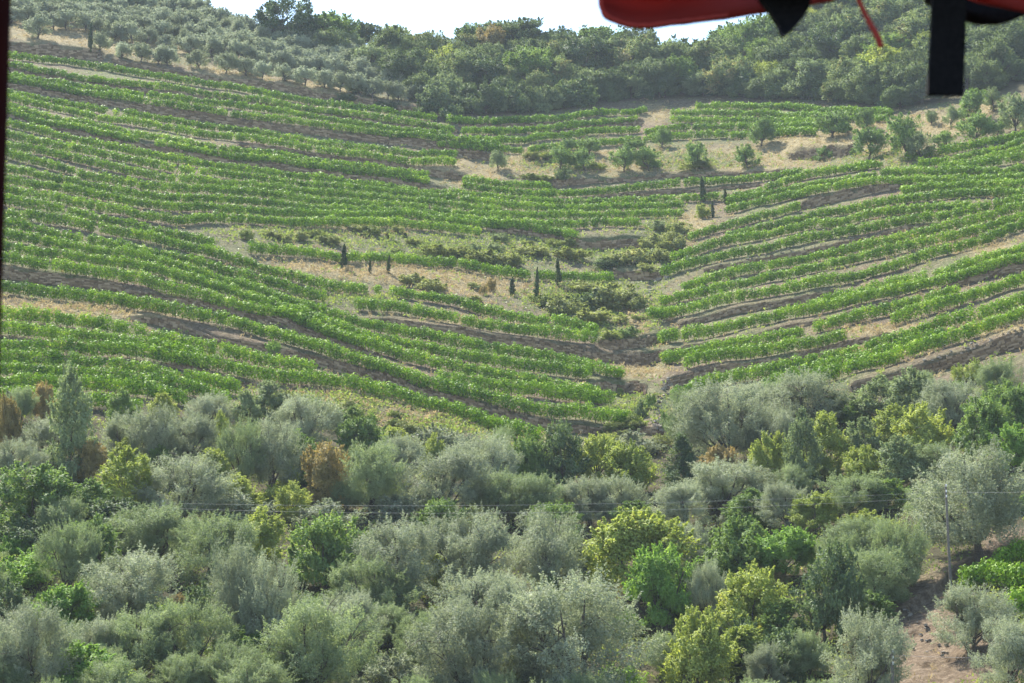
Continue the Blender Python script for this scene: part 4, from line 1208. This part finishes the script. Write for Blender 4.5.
scatter('undergrowth', 'low mixed undergrowth on the floor of the near wood', M['weed'], 16000,
        lambda a, b: samp(cover[..., 2], a, b) * (b > 390) * 0.9, 0.22, 0.11, 0.5, 3, 0.3)
scatter('path_grass', 'sparse dry tufts on the bare reddish earth at lower right', M['dry_grass'], 700,
        lambda a, b: samp(cover[..., 3], a, b) * 0.5, 0.3, 0.05, 0.15, 4)

# stones tumbling down the gully
def stone_mesh(seed):
    r = np.random.default_rng(seed)
    mb = MB()
    g_ = [(-1, -1, -1), (1, -1, -1), (1, 1, -1), (-1, 1, -1), (-1, -1, 1), (1, -1, 1), (1, 1, 1), (-1, 1, 1)]
    V = np.array(g_, float) * (0.5, 0.4, 0.3) * r.uniform(0.65, 1.1, (8, 3))
    mb.add(V, [(0, 3, 2, 1), (4, 5, 6, 7), (0, 1, 5, 4), (1, 2, 6, 5), (2, 3, 7, 6), (3, 0, 4, 7)], r.random())
    return mb.mesh('stone', M['pale_stone'])
stones = [stone_mesh(k) for k in range(8)]
def rubble(lab, a, b, n, spread, size):
    g0 = ground((a[0] + b[0]) / 2, (a[1] + b[1]) / 2)[0]
    e = empty('rubble_channel', g0)
    tag(e, lab, 'stones')
    for i in range(n):
        t = random.random()
        px = a[0] * (1 - t) + b[0] * t + random.gauss(0, spread)
        py = a[1] * (1 - t) + b[1] * t + random.gauss(0, 1.5)
        q = ground(px, py)[0]
        o = link(bpy.data.objects.new('stone', random.choice(stones)), e)
        o.location = Vector(q) - Vector(g0) + Vector((0, 0, 0.1))
        s_ = size * random.uniform(0.5, 1.5)
        o.scale = (s_, s_, s_)
        o.rotation_euler = (random.uniform(-0.3, 0.3), random.uniform(-0.3, 0.3), random.uniform(0, 6.28))
rubble('line of pale stones descending the lower gully, beside the big olive', (668, 380), (656, 430), 80, 3.0, 0.36)
rubble('pale stones of the upper gully bed between scrub and right-hand vines', (663, 275), (632, 330), 60, 3.5, 0.38)
rubble('scattered stones on the strip above the brown wall, lower right', (925, 362), (1024, 331), 50, 3.0, 0.22)
rubble('scattered pale stones on the strip in the middle of the right slope', (720, 266), (860, 235), 45, 3.0, 0.25)
rubble('stones on the bare red earth at lower right', (900, 600), (940, 660), 40, 14.0, 0.16)

# ------------------------------------------------------------------ power line
def at(px, py, D):
    return ray(px, py) * D
pole_b_foot = ground(951, 592)[0]
DB = math.hypot(pole_b_foot[0], pole_b_foot[1])
pole_a_foot = ground(150, 552)[0]
DA = math.hypot(pole_a_foot[0], pole_a_foot[1])
def pole(foot, top, lab, bars):
    e = empty('power_pole', foot)
    top = np.asarray(top) - foot
    mb = MB()
    mb.tube([(0, 0, -0.6), (0, 0, 0), top * 0.5, top], (0.09, 0.088, 0.078, 0.065), 8, 0.5, False)
    mb.obj('post', M['pole_wood'], e, True)
    for k, dz in enumerate(bars):
        b = MB()
        c = top - (0, 0, dz)
        b.tube([c + (0.02, -0.12, 0), c + (0.02, -0.12, 0.05), c + (0.02, -0.12, 0.10), c + (0.02, -0.12, 0.14)], (0.05, 0.035, 0.05, 0.02), 6, 0.5)
        b.obj('insulator', M['insulator'], e)
    tag(e, lab, 'pole')
    return e
topB = at(945.5, 484, DB)
topA = at(163, 501, DA)
pole(pole_b_foot, topB, 'leaning grey wooden power pole in front of the big olive, lower right', (0.15, 0.5, 0.8))
pole(pole_a_foot, topA, 'power pole mostly hidden in the olives at the left end of the wires', (0.1, 0.4, 0.7))
def wire(a, b, sag, lab, grp='power lines over the near wood'):
    a, b = np.asarray(a), np.asarray(b)
    t = np.linspace(0, 1, 40)[:, None]
    p = a * (1 - t) + b * t
    p[:, 2] -= sag * 4 * (t * (1 - t))[:, 0]
    m0 = p[20].copy()
    mb = MB()
    mb.tube(p - m0, 0.0045, 4, 0.5, False)
    o = mb.obj('power_line', M['wire'])
    o.location = m0
    tag(o, lab, 'wire', grp)
wire(at(165, 503, DA), at(946, 492, DB), 0.45, 'upper pale power line stretched across the near wood')
wire(at(165, 508, DA), at(946, 497, DB), 0.62, 'lower power line stretched across the near wood')
wire(at(946, 492, DB), at(1130, 484, DB * 0.97), 0.2, 'wire running right from the leaning pole to the photo edge')
foot2 = ground(893, 712)[0]
D2 = math.hypot(foot2[0], foot2[1])
pole(foot2, at(892, 650, D2), 'short thin pole with insulators at the bottom edge, right of centre', (0.1, 0.4, 0.7))
wire(at(892, 655, D2), at(1130, 655, D2 * 0.97), 0.15, 'thin wire at the bottom right in front of two olives', None)

# ------------------------------------------------------------------ the vehicle's canopy, straps and pillar, an arm's length away
def cloth(name, edge, top_py, Dm, mat, parent=None, thick=0.004, fold=0.012, seed=3, curl=0.02):
    """a hanging sheet whose lower hem follows edge, with folds, a rolled hem and real thickness"""
    p = catmull(edge, 1.5)
    p[:, 1] += np.interp(np.arange(len(p)), np.arange(0, len(p) + 9, 9), np.random.default_rng(seed).normal(size=len(np.arange(0, len(p) + 9, 9))) * 0.5)
    r = np.random.default_rng(seed)
    m_ = 14
    n = len(p)
    ph = np.cumsum(r.normal(size=n) * 0.25)
    front = np.empty((m_, n, 3))
    for j in range(m_):
        t = j / (m_ - 1)
        py = p[:, 1] * (1 - t) + top_py * t
        amp = fold * (0.35 + 0.65 * (1 - t))
        d = Dm + amp * np.sin(p[:, 0] * 0.03 + t * 9.0) + amp * 0.8 * np.sin(p[:, 0] * 0.013 + 1.3 - t * 14) + 0.02 * (p[:, 1] - py) / 170
        front[j] = ray(p[:, 0], py) * d[:, None]
    back = front + np.array([0, thick, 0.0])
    V = np.concatenate([front.reshape(-1, 3), back.reshape(-1, 3)])
    I = np.arange(m_ * n).reshape(m_, n)
    q1 = np.stack([I[:-1, :-1], I[:-1, 1:], I[1:, 1:], I[1:, :-1]], -1).reshape(-1, 4)
    q2 = q1[:, ::-1] + m_ * n
    rim = np.concatenate([I[0], I[1:, -1], I[-1, -2::-1], I[-2:0:-1, 0]])
    rim2 = np.roll(rim, -1)
    q3 = np.stack([rim, rim + m_ * n, rim2 + m_ * n, rim2], -1)
    o = link(bpy.data.objects.new(name, mesh_np(name, V, np.concatenate([q1, q2, q3]), mat, None, True)), parent)
    return o
can = empty('red_canopy', (0.25, 1.25, 0.42))
def rep(o):
    o.matrix_parent_inverse = can.matrix_world.inverted()
can.matrix_world = can.matrix_world
bpy.context.view_layer.update()
o = cloth('valance', [(600.5, -140), (600, -60), (600, 4), (601, 17), (612, 21), (622, 25.5), (634, 28), (650, 27.8), (668, 25), (690, 22.5), (712, 20), (730, 17), (760, 13), (790, 8), (815, 3.5), (832, 0), (850, -6), (890, -14), (930, -10), (962, -4), (985, 2), (1010, 8), (1024, 11), (1060, 18), (1120, 22)], -150, 1.22, M['red_cloth'], can)
rep(o)
o['label'] = 'sagging red canvas edge of the canopy'
hem_px = catmull([(600, -40), (600, 4), (601.5, 16), (612, 21), (622, 25.5), (634, 28), (650, 27.8), (668, 25), (690, 22.5), (712, 20), (730, 17), (760, 13), (790, 8), (815, 3.5), (832, 0), (850, -6)], 2.0)
mb = MB()
mb.tube(np.array([ray(a_, b_ - 2.0) * 1.214 for a_, b_ in hem_px]), 2.4 / F * 1.2 * (1 + 0.12 * np.sin(np.arange(len(hem_px)) * 0.9)), 8, 0.5)
rep(mb.obj('hem', M['red_cord'], can, True))
o = cloth('trim', [(925, 2), (945, 12), (965, 20), (978, 23), (992, 24.5), (1006, 22), (1024, 14.5), (1050, 8), (1080, 6)], -40, 1.36, M['black_strap'], can, seed=9, fold=0.006)
rep(o)
o['label'] = 'black edging behind the red canvas'
tag(can, 'red canvas canopy edge with black trim hanging into the top right', 'canopy')

def strap(name, left, right, Dm, mat, lab, cat, thick=0.005, bend=0.01):
    """flat webbing between two edge lines (pixel survey), subdivided, with thickness and a slight bend"""
    l, r_ = np.asarray(left, float), np.asarray(right, float)
    n = 14
    t = np.linspace(0, 1, n)
    s0 = np.linspace(0, 1, len(l))
    rows = []
    for k in range(n):
        a = np.array([np.interp(t[k], s0, l[:, c]) for c in (0, 1)])
        b = np.array([np.interp(t[k], s0, r_[:, c]) for c in (0, 1)])
        rows.append([a * (1 - u) + b * u for u in np.linspace(0, 1, 5)])
    rows = np.array(rows)
    d = Dm + bend * np.sin(t * 3.0)[:, None] + 0.002 * np.cos(np.linspace(-1.5, 1.5, 5))[None, :]
    fr = ray(rows[..., 0], rows[..., 1]) * d[..., None]
    bk = fr + np.array([0, thick, 0])
    V = np.concatenate([fr.reshape(-1, 3), bk.reshape(-1, 3)])
    I = np.arange(n * 5).reshape(n, 5)
    q1 = np.stack([I[1:, :-1], I[1:, 1:], I[:-1, 1:], I[:-1, :-1]], -1).reshape(-1, 4)
    rim = np.concatenate([I[0], I[1:, -1], I[-1, -2::-1], I[-2:0:-1, 0]])
    rim2 = np.roll(rim, -1)
    q = np.concatenate([q1, q1[:, ::-1] + n * 5, np.stack([rim, rim2, rim2 + n * 5, rim + n * 5], -1)])
    c0 = V.mean(0)
    o = link(bpy.data.objects.new(name, mesh_np(name, V - c0, q, mat, None, False)))
    o.location = c0
    tag(o, lab, cat)
    return o
strap('hanging_strap', [(933.5, -120), (932.5, 0), (930.5, 45), (927.5, 94)], [(967, -120), (966.5, 0), (965.5, 45), (963.5, 94.5)], 1.19, M['black_strap'], 'wide black webbing strap hanging straight down at the top right', 'strap')
strap('folded_strap', [(752, -60), (757, -6), (768, 8), (779.5, 26), (780, 30), (783, 34)], [(815, -60), (812, -6), (809.5, 8), (800, 21), (790, 31), (784, 34.5)], 1.17, M['black_strap'], 'black pointed strap end hanging over the red canvas hem', 'strap', 0.008, 0.02)
mb = MB()
cp = np.array([ray(x, y)[...] * 1.2 for x, y in [(852, -60), (855, -20), (858.5, 0), (865, 14), (872, 27), (878, 38), (881, 47)]])
mb.tube(cp - cp[3], np.array([2.6, 2.6, 2.6, 2.7, 3.0, 3.4, 3.0]) * 1.2 / F * 0.95, 8, 0.5)
o = mb.obj('dangling_rope', M['red_cord'], None, True)
o.location = cp[3]
tag(o, 'short red rope dangling between the two black straps', 'rope')
mb = MB()
pa, pb = ray(-3, -200) * 1.0, ray(-20, 400) * 1.0
e2 = ray(-33, 900) * 1.0
# square pillar with rounded edges, leaning
hw = 18.0 / F
for_c = [ray(1.5 , -260), ray(-8.0, 60), ray(-17, 340), ray(-38, 1000)]
mb.tube(np.array(for_c) * 1.0, hw * 0.93, 12, 0.5)
o = mb.obj('window_pillar', M['post_paint'], None, True)
tag(o, 'dark maroon window pillar slanting along the upper left photo edge', 'pillar')

LAB.write()

# ------------------------------------------------------------------ haze
hz, nt, out = new_mat('summer_haze')
pv = N(nt, 'ShaderNodeVolumePrincipled', Density=HAZE_DENSITY, Anisotropy=0.0)
pv.inputs['Color'].default_value = (0.78, 0.89, 1.0, 1)
nt.links.new(pv.outputs[0], out.inputs['Volume'])
try:
    hz.cycles.homogeneous_volume = True
except Exception:
    pass
mb = MB()
x1 = np.abs(S[..., 0]).max() + 20
y0, y1 = -20.0, S[..., 1].max() + 20
z0, z1 = ZMIN - 1.0, ZMAX + 16
mb.box((0, (y0 + y1) / 2, (z0 + z1) / 2), (x1, 0, 0), (0, (y1 - y0) / 2, 0), (0, 0, (z1 - z0) / 2))
o = mb.obj('haze', hz)
o['kind'] = 'stuff'
tag(o, 'thin pale summer haze over the whole hillside', 'haze')
print('tris', sum(len(m.polygons) * 2 for m in bpy.data.meshes), 'objects', len(bpy.data.objects), 'z', ZMIN, ZMAX)
